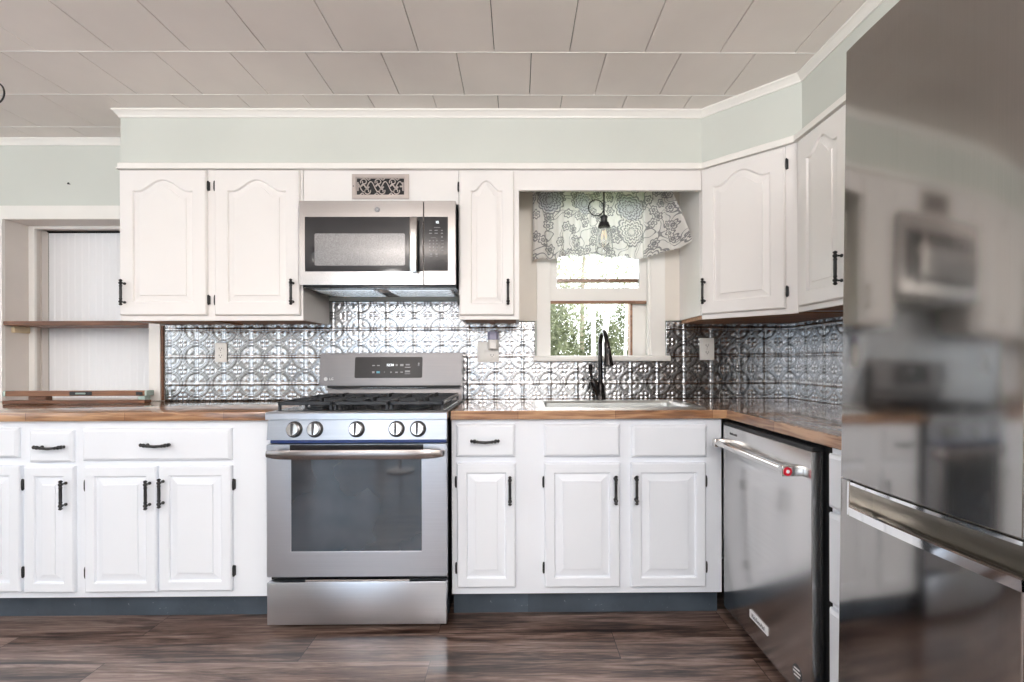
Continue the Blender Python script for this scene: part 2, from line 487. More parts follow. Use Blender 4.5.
def cells(bm, xs, ys, filled, z0, z1, plane='xy', mi=0, mif=None):
    """slab built of grid cells with holes, as a single closed surface"""
    def P(x, y, z):
        return {'xy': (x, y, z), 'xz': (x, z, y), 'yz': (z, x, y)}[plane]
    cache = {}
    def V(i, j, k):
        key = (i, j, k)
        if key not in cache:
            cache[key] = bm.verts.new(P(xs[i], ys[j], (z0, z1)[k]))
        return cache[key]
    nx, ny = len(xs) - 1, len(ys) - 1
    F = lambda i, j: 0 <= i < nx and 0 <= j < ny and filled(i, j)
    for i in range(nx):
        for j in range(ny):
            if not F(i, j):
                continue
            m_ = mif(i, j) if mif else mi
            def face(*v):
                bm.faces.new(v).material_index = m_
            face(V(i, j, 1), V(i + 1, j, 1), V(i + 1, j + 1, 1), V(i, j + 1, 1))
            face(V(i, j, 0), V(i, j + 1, 0), V(i + 1, j + 1, 0), V(i + 1, j, 0))
            if not F(i - 1, j): face(V(i, j, 0), V(i, j, 1), V(i, j + 1, 1), V(i, j + 1, 0))
            if not F(i + 1, j): face(V(i + 1, j, 0), V(i + 1, j + 1, 0), V(i + 1, j + 1, 1), V(i + 1, j, 1))
            if not F(i, j - 1): face(V(i, j, 0), V(i + 1, j, 0), V(i + 1, j, 1), V(i, j, 1))
            if not F(i, j + 1): face(V(i, j + 1, 0), V(i, j + 1, 1), V(i + 1, j + 1, 1), V(i + 1, j + 1, 0))

def obj(name, bm, mat, parent=None, smooth=True, ang=32, label=None, recalc=True):
    if recalc:
        bmesh.ops.recalc_face_normals(bm, faces=bm.faces)
    me = bpy.data.meshes.new(name)
    bm.to_mesh(me); bm.free()
    for mm in (mat if isinstance(mat, (list, tuple)) else [mat]):
        me.materials.append(M[mm] if isinstance(mm, str) else mm)
    if smooth:
        for p in me.polygons:
            p.use_smooth = True
        me.set_sharp_from_angle(angle=R(ang))
    o = bpy.data.objects.new(name, me)
    COL.objects.link(o)
    if parent is not None:
        o.parent = parent
    if label:
        o['label'] = label
    return o

def B():
    return bmesh.new()

def pbox(name, mat, parent, *a, **k):
    bm = B(); box(bm, *a, **k)
    return obj(name, bm, mat, parent)

def thing(name, label, cat, loc=(0, 0, 0), rz=0.0, group=None, rx=0.0):
    o = bpy.data.objects.new(name, None)
    o.empty_display_size = 0.1
    COL.objects.link(o)
    o.location = loc
    o.rotation_euler = (rx, 0, rz)
    o['label'] = label; o['category'] = cat
    if group: o['group'] = group
    return o

def tag(o, label, cat, group=None, kind=None):
    o['label'] = label; o['category'] = cat
    if group: o['group'] = group
    if kind: o['kind'] = kind
    return o

def struct(name, bm, mat, parent=None, label=None, cat=None, **k):
    o = obj(name, bm, mat, parent, **k)
    if parent is None:
        o['kind'] = 'structure'
        if label: o['label'] = label
        if cat: o['category'] = cat
    return o

def text_mesh(name, txt, size, mat, parent, loc, rot, depth=0.0006, align='CENTER', label=None):
    cu = bpy.data.curves.new(name + '_curve', 'FONT')
    cu.body = txt; cu.size = size; cu.extrude = depth
    cu.align_x = align; cu.align_y = 'CENTER'
    tmp = bpy.data.objects.new('tmp_text', cu)
    COL.objects.link(tmp)
    dg = bpy.context.evaluated_depsgraph_get()
    dg.update()
    me = bpy.data.meshes.new_from_object(tmp.evaluated_get(dg))
    me.name = name
    bpy.data.objects.remove(tmp)
    me.materials.clear()
    me.materials.append(M[mat])
    mt = Matrix.Translation(loc) @ rot.to_4x4()
    me.transform(mt)
    o = bpy.data.objects.new(name, me)
    COL.objects.link(o); o.parent = parent
    if label: o['label'] = label
    return o

ROT_FRONT = Matrix.Rotation(PI / 2, 3, 'X')     # text lying in local xz, reading toward -y

# ------------------------------------------------------------------ the room
H = 2.367        # ceiling height
YW = 2.70        # face of the back wall
XR = 1.535       # face of the right wall
XL = -4.3
YB = -2.8
TH = 0.12

def build_room():
    bm = B(); box(bm, XL - TH, XR + TH, YB - TH, YW + 0.40, -0.12, 0)
    struct('floor', bm, 'floor', label='dark brown wood plank floor', cat='floor')
    # ceiling backing slab and tiles
    bm = B(); box(bm, XL - TH, XR + TH, YB - TH, YW + 0.40, H + 0.012, H + 0.14)
    ce = struct('ceiling', bm, 'ceil_gap', label='ceiling of painted square fibre tiles', cat='ceiling')
    bm = B()
    w, d = 0.3043, 0.311
    g = 0.0016
    row = 0
    y1 = YW + 0.0
    ys = []
    y = 1.940 + 3 * d
    while y > YB:
        ys.append(y); y -= d
    for r_, yt in enumerate(ys):
        yb = yt - d
        k = round((1.940 - yb) / d)
        off = -0.091 if k % 2 else 0.059
        i0 = int((XL - off) / w) - 2
        for i in range(i0, 40):
            x0 = off + i * w
            x1 = x0 + w
            if x0 > XR or x1 < XL:
                continue
            a0, a1, b0, b1 = max(x0 + g, XL), min(x1 - g, XR), max(yb, YB), min(yt, YW)
            if a1 - a0 < 0.02 or b1 - b0 < 0.02:
                continue
            c = 0.0015
            vs = [bm.verts.new(p) for p in ((a0, b0, H + 0.012), (a1, b0, H + 0.012), (a1, b1, H + 0.012), (a0, b1, H + 0.012),
                                            (a0, b0, H + c), (a1, b0, H + c), (a1, b1, H + c), (a0, b1, H + c),
                                            (a0 + c, b0, H), (a1 - c, b0, H), (a1 - c, b1, H), (a0 + c, b1, H))]
            for q in ((8, 11, 10, 9), (4, 8, 9, 5), (5, 9, 10, 6), (6, 10, 11, 7), (7, 11, 8, 4), (0, 4, 5, 1), (1, 5, 6, 2), (2, 6, 7, 3), (3, 7, 4, 0)):
                bm.faces.new([vs[t] for t in q])
    struct('ceiling_tile', bm, 'ceil', ce, smooth=False, recalc=True)
    bm = B()
    for yt in ys[1:]:
        box(bm, XL, XR, yt - 0.0022, yt + 0.0022, H - 0.0012, H + 0.004)
    struct('ceiling_joint_glint', bm, 'edge_glint', ce)  # pale strips painting the glint of the bevelled row edges
    # back wall with window hole and niche hole
    xs = [XL - TH, -2.876, -2.026, 0.182, 0.746, XR + TH]
    zs = [-0.1, 0.868, 1.150, 1.905, 1.944, 2.10, H + 0.13]
    def fl(i, j):
        if i == 1 and 1 <= j <= 3: return False
        if i == 3 and 2 <= j <= 4: return False
        return True
    bm = B(); cells(bm, xs, zs, fl, YW, YW + TH, 'xz')
    wb = struct('wall_back', bm, 'sage', label='back wall of the kitchen in pale sage paint', cat='wall')
    # right wall
    bm = B(); box(bm, XR, XR + TH, YB - TH, YW, -0.1, H + 0.13)
    struct('wall_right', bm, 'sage', label='right kitchen wall behind the refrigerator', cat='wall')
    # left wall with a wide window opening
    ysl = [YB - TH, -1.2, 1.6, YW]
    bm = B(); cells(bm, ysl, [-0.1, 0.8, 2.1, H + 0.13], lambda i, j: not (i == 1 and j == 1), XL - TH, XL, 'yz')
    struct('wall_left', bm, 'sage', label='left wall of the room, outside the picture', cat='wall')
    # rear wall with a sliding-door opening and a window opening
    xs = [XL - TH, -3.0, -0.9, -0.1, 1.0, XR + TH]
    zs = [-0.1, 0.0, 0.95, 2.05, H + 0.13]
    def fr(i, j):
        if i == 1 and j in (1, 2): return False
        if i == 3 and j == 2: return False
        return True
    bm = B(); cells(bm, xs, zs, fr, YB - TH, YB, 'xz')
    struct('wall_rear', bm, 'taupe', label='rear wall of the room behind the camera', cat='wall')
    for nm, x0, x1, z0, z1, nb in (('door_1', -3.0, -0.9, 0.0, 2.05, 2), ('window_2', -0.1, 1.0, 0.95, 2.05, 2)):
        bm = B()
        for i in range(nb):
            a = x0 + (x1 - x0) * i / nb; c = x0 + (x1 - x0) * (i + 1) / nb
            cells(bm, [a, a + 0.06, c - 0.06, c], [z0, z0 + 0.08, z1 - 0.06, z1], lambda i, j: not (i == 1 and j == 1), YB - 0.08, YB - 0.03, 'xz')
        struct(nm, bm, 'trimw', label='white framed sliding glass door in the rear wall' if nm == 'door_1' else 'white framed window in the rear wall', cat='door' if nm == 'door_1' else 'window')
    bm = B()
    for i in range(3):
        a = -1.2 + 2.8 * i / 3; c = -1.2 + 2.8 * (i + 1) / 3
        cells(bm, [a, a + 0.06, c - 0.06, c], [0.8, 0.87, 2.04, 2.1], lambda i, j: not (i == 1 and j == 1), XL - 0.08, XL - 0.03, 'yz')
    struct('window_3', bm, 'trimw', label='white framed window in the left wall', cat='window')

build_room()

# soffit above the wall cabinets: back run, diagonal, right run
SY, SXL = 2.393, -1.962
DX0, DY0 = 0.911, 2.365     # diagonal corner start on the cabinet front line
DX1, DY1 = 1.211, 2.065
sq = 0.028 * math.tan(PI / 8)
def build_soffit():
    z0, z1 = 2.072, H
    pts = [(SXL, YW), (SXL, SY), (DX0 + sq, SY), (DX1 + 0.028, DY1 + sq), (DX1 + 0.028, -0.3), (XR, -0.3), (XR, YW)]
    bm = B(); prism(bm, pts, 'z', z0, z1 - 0.0005)
    struct('wall_soffit', bm, 'sage', label='sage painted soffit box above the wall cabinets', cat='soffit', ang=20)

def moulding(name, path, prof, mat, label, cat):
    """sweep a profile (out, z) along a 2D path; 'out' points to the right-hand side of the path direction"""
    n = len(path)
    rs = []
    for i, p in enumerate(path):
        p = Vector((p[0], p[1]))
        if i == 0: d0 = d1 = (Vector(path[1]) - Vector(path[0])).normalized()
        elif i == n - 1: d0 = d1 = (Vector(path[-1]) - Vector(path[-2])).normalized()
        else:
            d0 = (p - Vector(path[i - 1])).normalized(); d1 = (Vector(path[i + 1]) - p).normalized()
        n0 = Vector((d0.y, -d0.x)); n1 = Vector((d1.y, -d1.x))
        mdir = (n0 + n1).normalized(); sc = 1.0 / max(0.3, mdir.dot(n0))
        rs.append([(p.x + mdir.x * o * sc, p.y + mdir.y * o * sc, z) for o, z in prof])
    bm = B(); rings(bm, rs)
    return struct(name, bm, mat, label=label, cat=cat, ang=20)

build_soffit()
crown_prof = [(0.0, H - 0.037), (0.006, H - 0.037), (0.008, H - 0.030), (0.012, H - 0.025), (0.020, H - 0.014), (0.024, H - 0.011), (0.027, H - 0.009), (0.027, H - 0.001), (0.0, H - 0.001)]
moulding('trim_1', [(SXL, YW), (SXL, SY), (DX0 + sq, SY), (DX1 + 0.028, DY1 + sq), (DX1 + 0.028, -0.3)], crown_prof, 'trimw', 'cream crown moulding along the top of the soffit', 'crown moulding')
moulding('trim_2', [(XL, YW), (SXL, YW)], [(o * 0.9, z) for o, z in crown_prof], 'trimw', 'cream crown moulding above the niche at far left', 'crown moulding')
rail_prof = [(0.0, 2.061), (0.010, 2.059), (0.024, 2.059), (0.024, 2.066), (0.020, 2.068), (0.020, 2.087), (0.014, 2.092), (-0.028, 2.094), (-0.028, 2.061)]
moulding('trim_3', [(-1.920, YW), (-1.920, DY0), (DX0, DY0), (DX1, DY1), (DX1, 1.25)], rail_prof, 'trimw', 'cream band along the top of the wall cabinets', 'trim')

# ------------------------------------------------------------------ cabinet parts
def arch_ring(x0, x1, z0, z1, h, y, n=24):
    """closed loop; top edge follows a cathedral arch of height h (shoulders at z1-h)"""
    pts = [(x0, y, z0)]
    pts.append((x1, y, z0))
    for i in range(n + 1):
        s = 1 - 2 * i / n
        x = x0 + (x1 - x0) * (s + 1) / 2
        a = min(1.0, abs(s) / 0.82)
        z = (z1 - h) + h * (0.5 + 0.5 * math.cos(PI * a)) ** 0.85
        pts.append((x, y, z))
    return pts

def door_mesh(x0, x1, z0, z1, arch=0.0, stile=0.06, t=0.019, rim=0.0095, top=None, bev=0.026):
    bm = B()
    top = stile if top is None else top
    e = 0.004
    rs = [arch_ring(x0, x1, z0, z1, 0, 0.0),
          arch_ring(x0, x1, z0, z1, 0, -t + 0.007),
          arch_ring(x0 + 0.002, x1 - 0.002, z0 + 0.002, z1 - 0.002, 0, -t + 0.003),
          arch_ring(x0 + 0.006, x1 - 0.006, z0 + 0.006, z1 - 0.006, 0, -t)]
    def r(i, y):
        return arch_ring(x0 + stile + i, x1 - stile - i, z0 + stile + i, z1 - top - i, arch, y)
    rs += [r(0, -t), r(0.003, -t + 0.0015), r(0.006, -t + rim), r(0.010, -t + rim), r(0.008 + bev, -t + 0.0045), r(0.0095 + bev, -t + 0.0008)]
    rings(bm, rs)
    return bm

def slab_mesh(x0, x1, z0, z1, t=0.019):
    bm = B()
    rs = [arch_ring(x0, x1, z0, z1, 0, 0.0, 2), arch_ring(x0, x1, z0, z1, 0, -t + 0.009, 2),
          arch_ring(x0 + 0.003, x1 - 0.003, z0 + 0.003, z1 - 0.003, 0, -t + 0.005, 2),
          arch_ring(x0 + 0.011, x1 - 0.011, z0 + 0.011, z1 - 0.011, 0, -t, 2)]
    rings(bm, rs)
    return bm

def pull(parent, cx, cz, y, length=0.127, vertical=True, off=0.026):
    bm = B()
    ax = Vector((0, 0, 1)) if vertical else Vector((1, 0, 0))
    h = length / 2
    prof = [(0, 0.001), (0.002, 0.004), (0.006, 0.0062), (0.010, 0.004), (0.012, 0.0035), (0.014, 0.0055), (0.018, 0.0065), (0.023, 0.0055), (0.026, 0.0035), (0.029, 0.0048), (0.033, 0.0052), (0.037, 0.0042)]
    prof = [(t, r * 1.35) for t, r in prof]
    full = prof + [(h, 0.0062)] + [(length - t, r) for t, r in reversed(prof)]
    c = Vector((cx, y - off, cz))
    if vertical:
        lathe(bm, c - ax * h, ax, full, 12)
    else:      # the drawer pulls dip a little in the middle
        p0 = c - ax * h
        n = 12
        rs = []
        for t, r in full:
            dip = -0.004 * math.cos((t / length - 0.5) * PI * 1.6)
            q = p0 + ax * t + Vector((0, 0, dip))
            rs.append([q + Vector((0, math.cos(2 * PI * i / n), math.sin(2 * PI * i / n))) * r for i in range(n)])
        rings(bm, rs)
    for s in (-1, 1):
        q = c + ax * s * (h - 0.018)
        lathe(bm, (q.x, y - 0.0002, q.z), (0, -1, 0), [(0, 0.0065), (0.004, 0.0065), (0.006, 0.0036), (off - 0.002, 0.0036)], 10)
    return obj('handle', bm, 'black', parent)

def hinge(parent, x, z, y, h=0.05):
    bm = B()
    lathe(bm, (x, y - 0.006, z - h / 2), (0, 0, 1), [(0, 0.002), (0.003, 0.0045), (0.008, 0.0045), (0.01, 0.0055), (h - 0.01, 0.0055), (h - 0.008, 0.0045), (h - 0.003, 0.0045), (h, 0.002)], 10)
    box(bm, x - 0.004, x + 0.006, y - 0.004, y + 0.004, z - h * 0.42, z + h * 0.42, 0.001)
    return obj('hinge', bm, 'black', parent)

def upper_cabinet(label, loc, rz, w, z0, z1, doors, depth=0.326, cut=None, side_open=None):
    """local frame: x along the front, y into the wall, z up; doors: (x0,x1,z0,z1,arch,stile,handle_side,hinge_side)"""
    t = thing('upper_cabinet', label, 'cabinet', loc, rz, 'white upper cabinets')
    bm = B(); box(bm, 0, w, 0, 0.02, z0, z1)
    obj('face_frame', bm, 'white', t)
    bm = B()
    if cut is None:
        box(bm, 0, 0.016, 0.02, depth, z0 + 0.002, z1); box(bm, w - 0.016, w, 0.02, depth, z0 + 0.002, z1)
        box(bm, 0.016, w - 0.016, 0.02, depth, z1 - 0.016, z1)
        bb = B(); box(bb, 0.016, w - 0.016, 0.02, depth, z0 + 0.006, z0 + 0.018)
        box(bb, w * 0.45, w * 0.45 + 0.03, 0.02, depth - 0.03, z0 - 0.002, z0 + 0.007)
    else:
        prism(bm, cut, 'z', z0 + 0.022, z1)
        bb = B(); prism(bb, [(a * 0.985 + w * 0.0075, b * 0.985 + 0.012) for a, b in cut], 'z', z0 + 0.003, z0 + 0.022)
    obj('cabinet_box', bm, 'white', t)
    obj('bottom_panel', bb, 'underwood', t)
    for (a, b, c, d, arch, st, hs, hg) in doors:
        dm = obj('door', door_mesh(a, b, c, d, arch, st, top=0.045 if arch else None, bev=0.020 if (b - a) < 0.3 else 0.026), 'white', t, ang=10)
        if hs: pull(dm, (b - 0.030) if hs > 0 else (a + 0.016), c + 0.110, -0.019)
        if hg:
            hx = (b + 0.004) if hg > 0 else (a - 0.004)
            for hz in (c + 0.075, d - 0.075): hinge(dm, hx, hz, -0.002)
    return t

Z0, Z1 = 1.325, 2.064
XA0 = -1.941
t = upper_cabinet('wide white upper cabinet with two arched doors, above the left counter', (XA0, DY0, 0), 0, 0.889, 1.323, Z1,
    [(0.008, 0.427, 1.348, 2.055, 0.055, 0.062, 0, 1), (0.467, 0.879, 1.347, 2.055, 0.055, 0.062, 1, -1)])
dm = [c for c in t.children if c.name.startswith('door')][0]
pull(dm, 0.036, 1.456, -0.019)

# panel over the microwave with a register in it
t = thing('upper_cabinet', 'short white cabinet panel above the microwave, behind the scroll register', 'cabinet', (-1.050, DY0, 0), 0, 'white upper cabinets')
pbox('face_frame', 'white', t, 0, 0.760, 0.004, 0.02, 1.8925, Z1)
bm = B(); box(bm, 0, 0.760, 0.02, 0.33, 1.91, Z1)
obj('cabinet_box', bm, 'white', t)

upper_cabinet('narrow white upper cabinet with one arched door, right of the microwave', (-0.288, DY0, 0), 0, 0.296, Z0, 2.064,
    [(0.004, 0.272, 1.345, 2.050, 0.050, 0.055, 1, -1)])
# header board across the sink recess
bm = B(); box(bm, 0.005, DX0, DY0 + 0.002, DY0 + 0.022, 1.962, 2.062)
struct('trim_4', bm, 'white', label='white header board spanning the recess over the sink', cat='header board')

# corner cabinet: local x runs along the diagonal
wd = math.hypot(DX1 - DX0, DY1 - DY0)
rt = 1 / math.sqrt(2)
def loc_diag(X, Y):
    dx, dy = X - DX0, Y - DY0
    return ((dx - dy) * rt, (dx + dy) * rt)
cut = [(0, 0.0205), (wd, 0.0205), loc_diag(DX1 + 0.02, DY1 - 0.0), loc_diag(XR - 0.005, DY1), loc_diag(XR - 0.005, YW - 0.005), loc_diag(DX0, YW - 0.005), loc_diag(DX0, DY0 + 0.02)]
cut = [loc_diag(DX0, DY0 + 0.0295), loc_diag(DX1 + 0.0295, DY1), loc_diag(XR - 0.011, DY1), loc_diag(XR - 0.011, YW - 0.011), loc_diag(DX0, YW - 0.011)]
upper_cabinet('white corner upper cabinet set diagonally, one arched door', (DX0, DY0, 0), -PI / 4, wd, 1.323, 2.063,
    [(0.006, 0.380, 1.346, 2.053, 0.050, 0.058, -1, 1)], cut=cut)
# right run cabinet: local x runs toward the camera
upper_cabinet('white upper cabinet on the right wall, partly behind the refrigerator', (DX1, DY1, 0), -PI / 2, 0.80, 1.327, 2.063,
    [(0.035, 0.343, 1.348, 2.052, 0.050, 0.055, 1, 0), (0.36, 0.78, 1.350, 2.052, 0.050, 0.055, 0, 0)], depth=0.305)

def base_cabinet(label, loc, rz, w, top, doors, drawers, kick=True, depth=0.58, z0=0.098, kickmat='kick'):
    t = thing('base_cabinet', label, 'cabinet', loc, rz, 'white base cabinets')
    pbox('face_frame', 'white_cool_cast', t, 0, w, 0, 0.02, z0, top)
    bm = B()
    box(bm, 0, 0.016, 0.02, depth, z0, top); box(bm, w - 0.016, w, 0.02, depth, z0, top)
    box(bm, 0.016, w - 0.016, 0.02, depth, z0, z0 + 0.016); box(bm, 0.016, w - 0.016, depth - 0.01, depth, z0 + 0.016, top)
    obj('cabinet_box', bm, 'white_cool_cast', t)
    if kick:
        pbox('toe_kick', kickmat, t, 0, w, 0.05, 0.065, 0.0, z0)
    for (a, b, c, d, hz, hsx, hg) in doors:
        dm = obj('door', door_mesh(a, b, c, d, 0, min(0.040, (b - a) * 0.2), bev=0.030), 'white_cool_cast', t, ang=10)
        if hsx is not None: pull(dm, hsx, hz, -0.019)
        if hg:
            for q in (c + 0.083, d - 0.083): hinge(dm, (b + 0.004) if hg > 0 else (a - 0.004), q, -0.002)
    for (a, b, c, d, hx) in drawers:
        dm = obj('drawer_front', slab_mesh(a, b, c, d), 'white_cool_cast', t, ang=10)
        if hx is not None: pull(dm, hx, (c + d) / 2, -0.019, vertical=False)
    return t

YF = 2.09
def left_units():
    zt = 0.8665
    base_cabinet('white base cabinet at the far left edge, hinges on its right', (-2.98, YF, 0), 0, 0.852, zt,
        [(0.06, 0.43, 0.136, 0.678, 0.566, 0.40, 0), (0.45, 0.846, 0.136, 0.678, 0.566, 0.48, 1)], [(0.06, 0.837, 0.712, 0.840, 0.44)], z0=0.105)
    base_cabinet('narrow white base cabinet with one small drawer and slim door', (-2.128, YF, 0), 0, 0.238, zt,
        [(0.012, 0.224, 0.132, 0.674, 0.5585, 0.194, 0)], [(0.033, 0.217, 0.691, 0.827, 0.140)], z0=0.105)
    base_cabinet('white base cabinet with two doors under one wide drawer, left of range', (-1.890, YF, 0), 0, 0.835, zt,
        [(0.031, 0.337, 0.132, 0.673, 0.5565, 0.312, -1), (0.348, 0.657, 0.135, 0.674, 0.5635, 0.369, 1)], [(0.022, 0.655, 0.697, 0.835, 0.350)], z0=0.105)
left_units()

def right_units():
    zt = 0.866
    base_cabinet('white base cabinet with one drawer and door, right of range', (-0.288, YF, 0), 0, 0.330, zt,
        [(0.023, 0.277, 0.141, 0.680, 0.566, 0.253, -1)], [(0.020, 0.275, 0.706, 0.847, 0.147)], z0=0.108)
    base_cabinet('white sink base cabinet with two doors and two false drawer fronts', (0.042, YF, 0), 0, 0.846, zt,
        [(0.072, 0.398, 0.140, 0.678, 0.566, 0.376, -1), (0.447, 0.772, 0.138, 0.677, 0.566, 0.465, 1)],
        [(0.070, 0.400, 0.705, 0.845, None), (0.452, 0.778, 0.701, 0.841, None)], z0=0.108)
    base_cabinet('slim white drawer base between dishwasher and refrigerator', (0.914, 1.388, 0), -PI / 2, 0.180, zt,
        [], [(0.004, 0.176, 0.695, 0.850, None), (0.004, 0.176, 0.420, 0.680, None), (0.004, 0.176, 0.125, 0.405, None)], z0=0.108, depth=0.60)
right_units()

# ------------------------------------------------------------------ countertops
def countertops():
    bm = B(); box(bm, -2.98, -1.052, 2.065, 2.694, 0.868, 0.9055, 0.0025, seg=2)
    o = obj('countertop', bm, 'counter')
    tag(o, 'glossy butcher block countertop left of the range', 'countertop')
    xs = [-0.290, 0.120, 0.795, 0.900, XR - 0.003]
    ys = [1.218, 2.065, 2.150, 2.515, 2.694]
    def f(i, j):
        if j == 0: return i == 3
        return not (i == 1 and j == 2)
    bm = B(); cells(bm, xs, ys, f, 0.868, 0.906, 'xy', mif=lambda i, j: 1 if i == 3 and j == 0 else 0)
    bmesh.ops.recalc_face_normals(bm, faces=bm.faces)
    es = [e for e in bm.edges if len(e.link_faces) == 2 and e.calc_face_angle(0) > 0.5]
    bmesh.ops.bevel(bm, geom=es, offset=0.0022, segments=1, affect='EDGES')
    o = obj('countertop', bm, ['counter', 'counter_y'])
    tag(o, 'glossy butcher block countertop around the sink, turning the corner', 'countertop')
countertops()

# ------------------------------------------------------------------ tin backsplash
def tin_height(u, v):
    a = np.abs(u - 0.5); b = np.abs(v - 0.5)
    h = np.zeros_like(u)
    gauss = lambda x, w: np.exp(-(x / w) ** 2)
    m = np.maximum(a, b)
    h += 1.3 * gauss(m - 0.5, 0.030)                  # raised bead on the tile border
    h -= 0.8 * gauss(m - 0.440, 0.020)                # groove inside it
    d = np.hypot(0.5 - a, 0.5 - b)                    # distance to nearest corner
    h += 0.8 * gauss(d - 0.470, 0.020) + 0.8 * gauss(d - 0.420, 0.020)
    h -= 0.55 * gauss(d - 0.445, 0.012)
    # four-petal flower in the star
    r = np.hypot(a, b); th = np.arctan2(b, a)
    petal = gauss(r - 0.105, 0.042) * np.clip(np.cos(2 * (th - PI / 4)), 0, 1) ** 1.5
    h += 1.1 * petal + 0.9 * gauss(r, 0.024)
    h += 0.7 * gauss(r - 0.23, 0.03) * np.clip(np.cos(2 * th) ** 2, 0, 1) ** 4
    h -= 0.5 * gauss(a, 0.010) * (r < 0.17) * (r > 0.03) + 0.5 * gauss(b, 0.010) * (r < 0.17) * (r > 0.03)
    # fleur in each corner
    p = (0.5 - a + 0.5 - b) / math.sqrt(2); q = ((0.5 - a) - (0.5 - b)) / math.sqrt(2)
    fl = gauss(q, 0.035) * gauss(p - 0.25, 0.075) + 0.9 * gauss(np.hypot(np.abs(q) - 0.085, p - 0.215), 0.036) + 0.7 * gauss(np.hypot(q, p - 0.145), 0.025)
    h += 1.0 * fl
    h -= 0.35 * gauss(np.abs(q) - 0.042, 0.010) * gauss(p - 0.24, 0.06)
    h += 0.9 * gauss(d - 0.05, 0.025)                 # corner boss
    return h

def tin_patina(u, v):
    """dark antiquing rubbed into the pressed lines"""
    a = np.abs(u - 0.5); b = np.abs(v - 0.5)
    g = lambda x, w: np.exp(-(x / w) ** 2)
    m = np.maximum(a, b)
    d = np.hypot(0.5 - a, 0.5 - b)
    r = np.hypot(a, b)
    p = (0.5 - a + 0.5 - b) / math.sqrt(2); q = ((0.5 - a) - (0.5 - b)) / math.sqrt(2)
    k = 0.95 * g(m - 0.440, 0.021)
    k = np.maximum(k, 0.85 * g(d - 0.500, 0.017)); k = np.maximum(k, 0.85 * g(d - 0.390, 0.017))
    k = np.maximum(k, 0.60 * g(d - 0.445, 0.012)); k = np.maximum(k, 0.30 * (d > 0.39) * (d < 0.50))
    k = np.maximum(k, 0.75 * g(r - 0.165, 0.016) * (0.35 + 0.65 * np.abs(a - b) * 8).clip(0, 1))
    k = np.maximum(k, 0.7 * g(np.minimum(a, b), 0.012) * (r < 0.15) * (r > 0.03))
    k = np.maximum(k, 0.75 * g(np.abs(q) - 0.045, 0.013) * g(p - 0.25, 0.06))
    k = np.maximum(k, 0.75 * g(np.hypot(np.abs(q) - 0.085, p - 0.215) - 0.045, 0.013) * (d < 0.37))
    k = np.maximum(k, 0.55 * g(d - 0.10, 0.014))
    return np.clip(k, 0, 1)

def tin_panel(name, label, u_edges, z0, z1, u0, zc, tile, place, holes=()):
    """regular heightfield; place(u,z,h)->xyz"""
    n = 26
    st = tile / n
    us = np.arange(math.floor((u_edges[0] - u0) / st), math.ceil((u_edges[1] - u0) / st) + 1) * st + u0
    us = us[(us >= u_edges[0] - 1e-6) & (us <= u_edges[1] + 1e-6)]
    zs = np.arange(math.floor((z0 - zc) / st), math.ceil((z1 - zc) / st) + 1) * st + zc
    zs = zs[(zs >= z0 - 1e-6) & (zs <= z1 + 1e-6)]
    UU, ZZ = np.meshgrid(us, zs)
    hh = tin_height(((UU - u0) / tile) % 1.0, ((ZZ - zc) / tile) % 1.0)
    nu, nz = len(us), len(zs)
    verts = [place(UU[j, i], ZZ[j, i], hh[j, i] * 0.0029) for j in range(nz) for i in range(nu)]
    faces = []
    used = set()
    for j in range(nz - 1):
        for i in range(nu - 1):
            cu, cz = us[i] + st / 2, zs[j] + st / 2
            if any(a <= cu <= b and c <= cz <= d for a, b, c, d in holes):
                continue
            f_ = (j * nu + i, j * nu + i + 1, (j + 1) * nu + i + 1, (j + 1) * nu + i)
            faces.append(f_); used.update(f_)
    idx = {v: k for k, v in enumerate(sorted(used))}
    me = bpy.data.meshes.new(name)
    me.from_pydata([verts[v] for v in sorted(used)], [], [tuple(idx[v] for v in f_) for f_ in faces])
    att = me.attributes.new('groove', 'FLOAT', 'POINT')
    gv = tin_patina(((UU - u0) / tile) % 1.0, ((ZZ - zc) / tile) % 1.0).reshape(-1)
    att.data.foreach_set('value', np.array([gv[v] for v in sorted(used)], dtype=np.float32))
    for p in me.polygons: p.use_smooth = True
    me.materials.append(M['tin'])
    o = bpy.data.objects.new(name, me); COL.objects.link(o)
    md = o.modifiers.new('sheet', 'SOLIDIFY'); md.thickness = 0.0015; md.offset = -1
    tag(o, label, 'backsplash')
    return o, 0

TILE = 0.1518
bs, _ = tin_panel('backsplash', 'embossed silver tin backsplash along the back wall', (-1.973, XR + 0.002), 0.900, 1.460, 0.9385, 1.149, TILE,
          lambda u, z, h: (u, YW - 0.0045 - h, z),
          holes=[(-3, -1.054, 1.341, 2), (-0.282, 2, 1.341, 2), (0.100, 0.832, 1.118, 2)])
tin_panel('backsplash', 'embossed silver tin backsplash on the right wall', (-(YW - 0.002), -1.22), 0.900, 1.343, -2.537, 1.149, TILE,
          lambda u, z, h: (XR - 0.0045 - h, -u, z))

bm = B(); box(bm, -1.9855, -1.974, YW - 0.010, YW - 0.0005, 0.906, 1.324)
obj('edge_strip', bm, 'darkwood', bs, label='dark wood edge strip')
# recess wall behind the curtain (painted panel)
bm = B(); cells(bm, [0.003, 0.108, 0.825, 0.910], [1.345, 2.075], lambda i, j: i != 1, YW - 0.012, YW - 0.0005, 'xz')
struct('wall_recess', bm, 'beige', label='beige painted wall around the sink window', cat='wall')

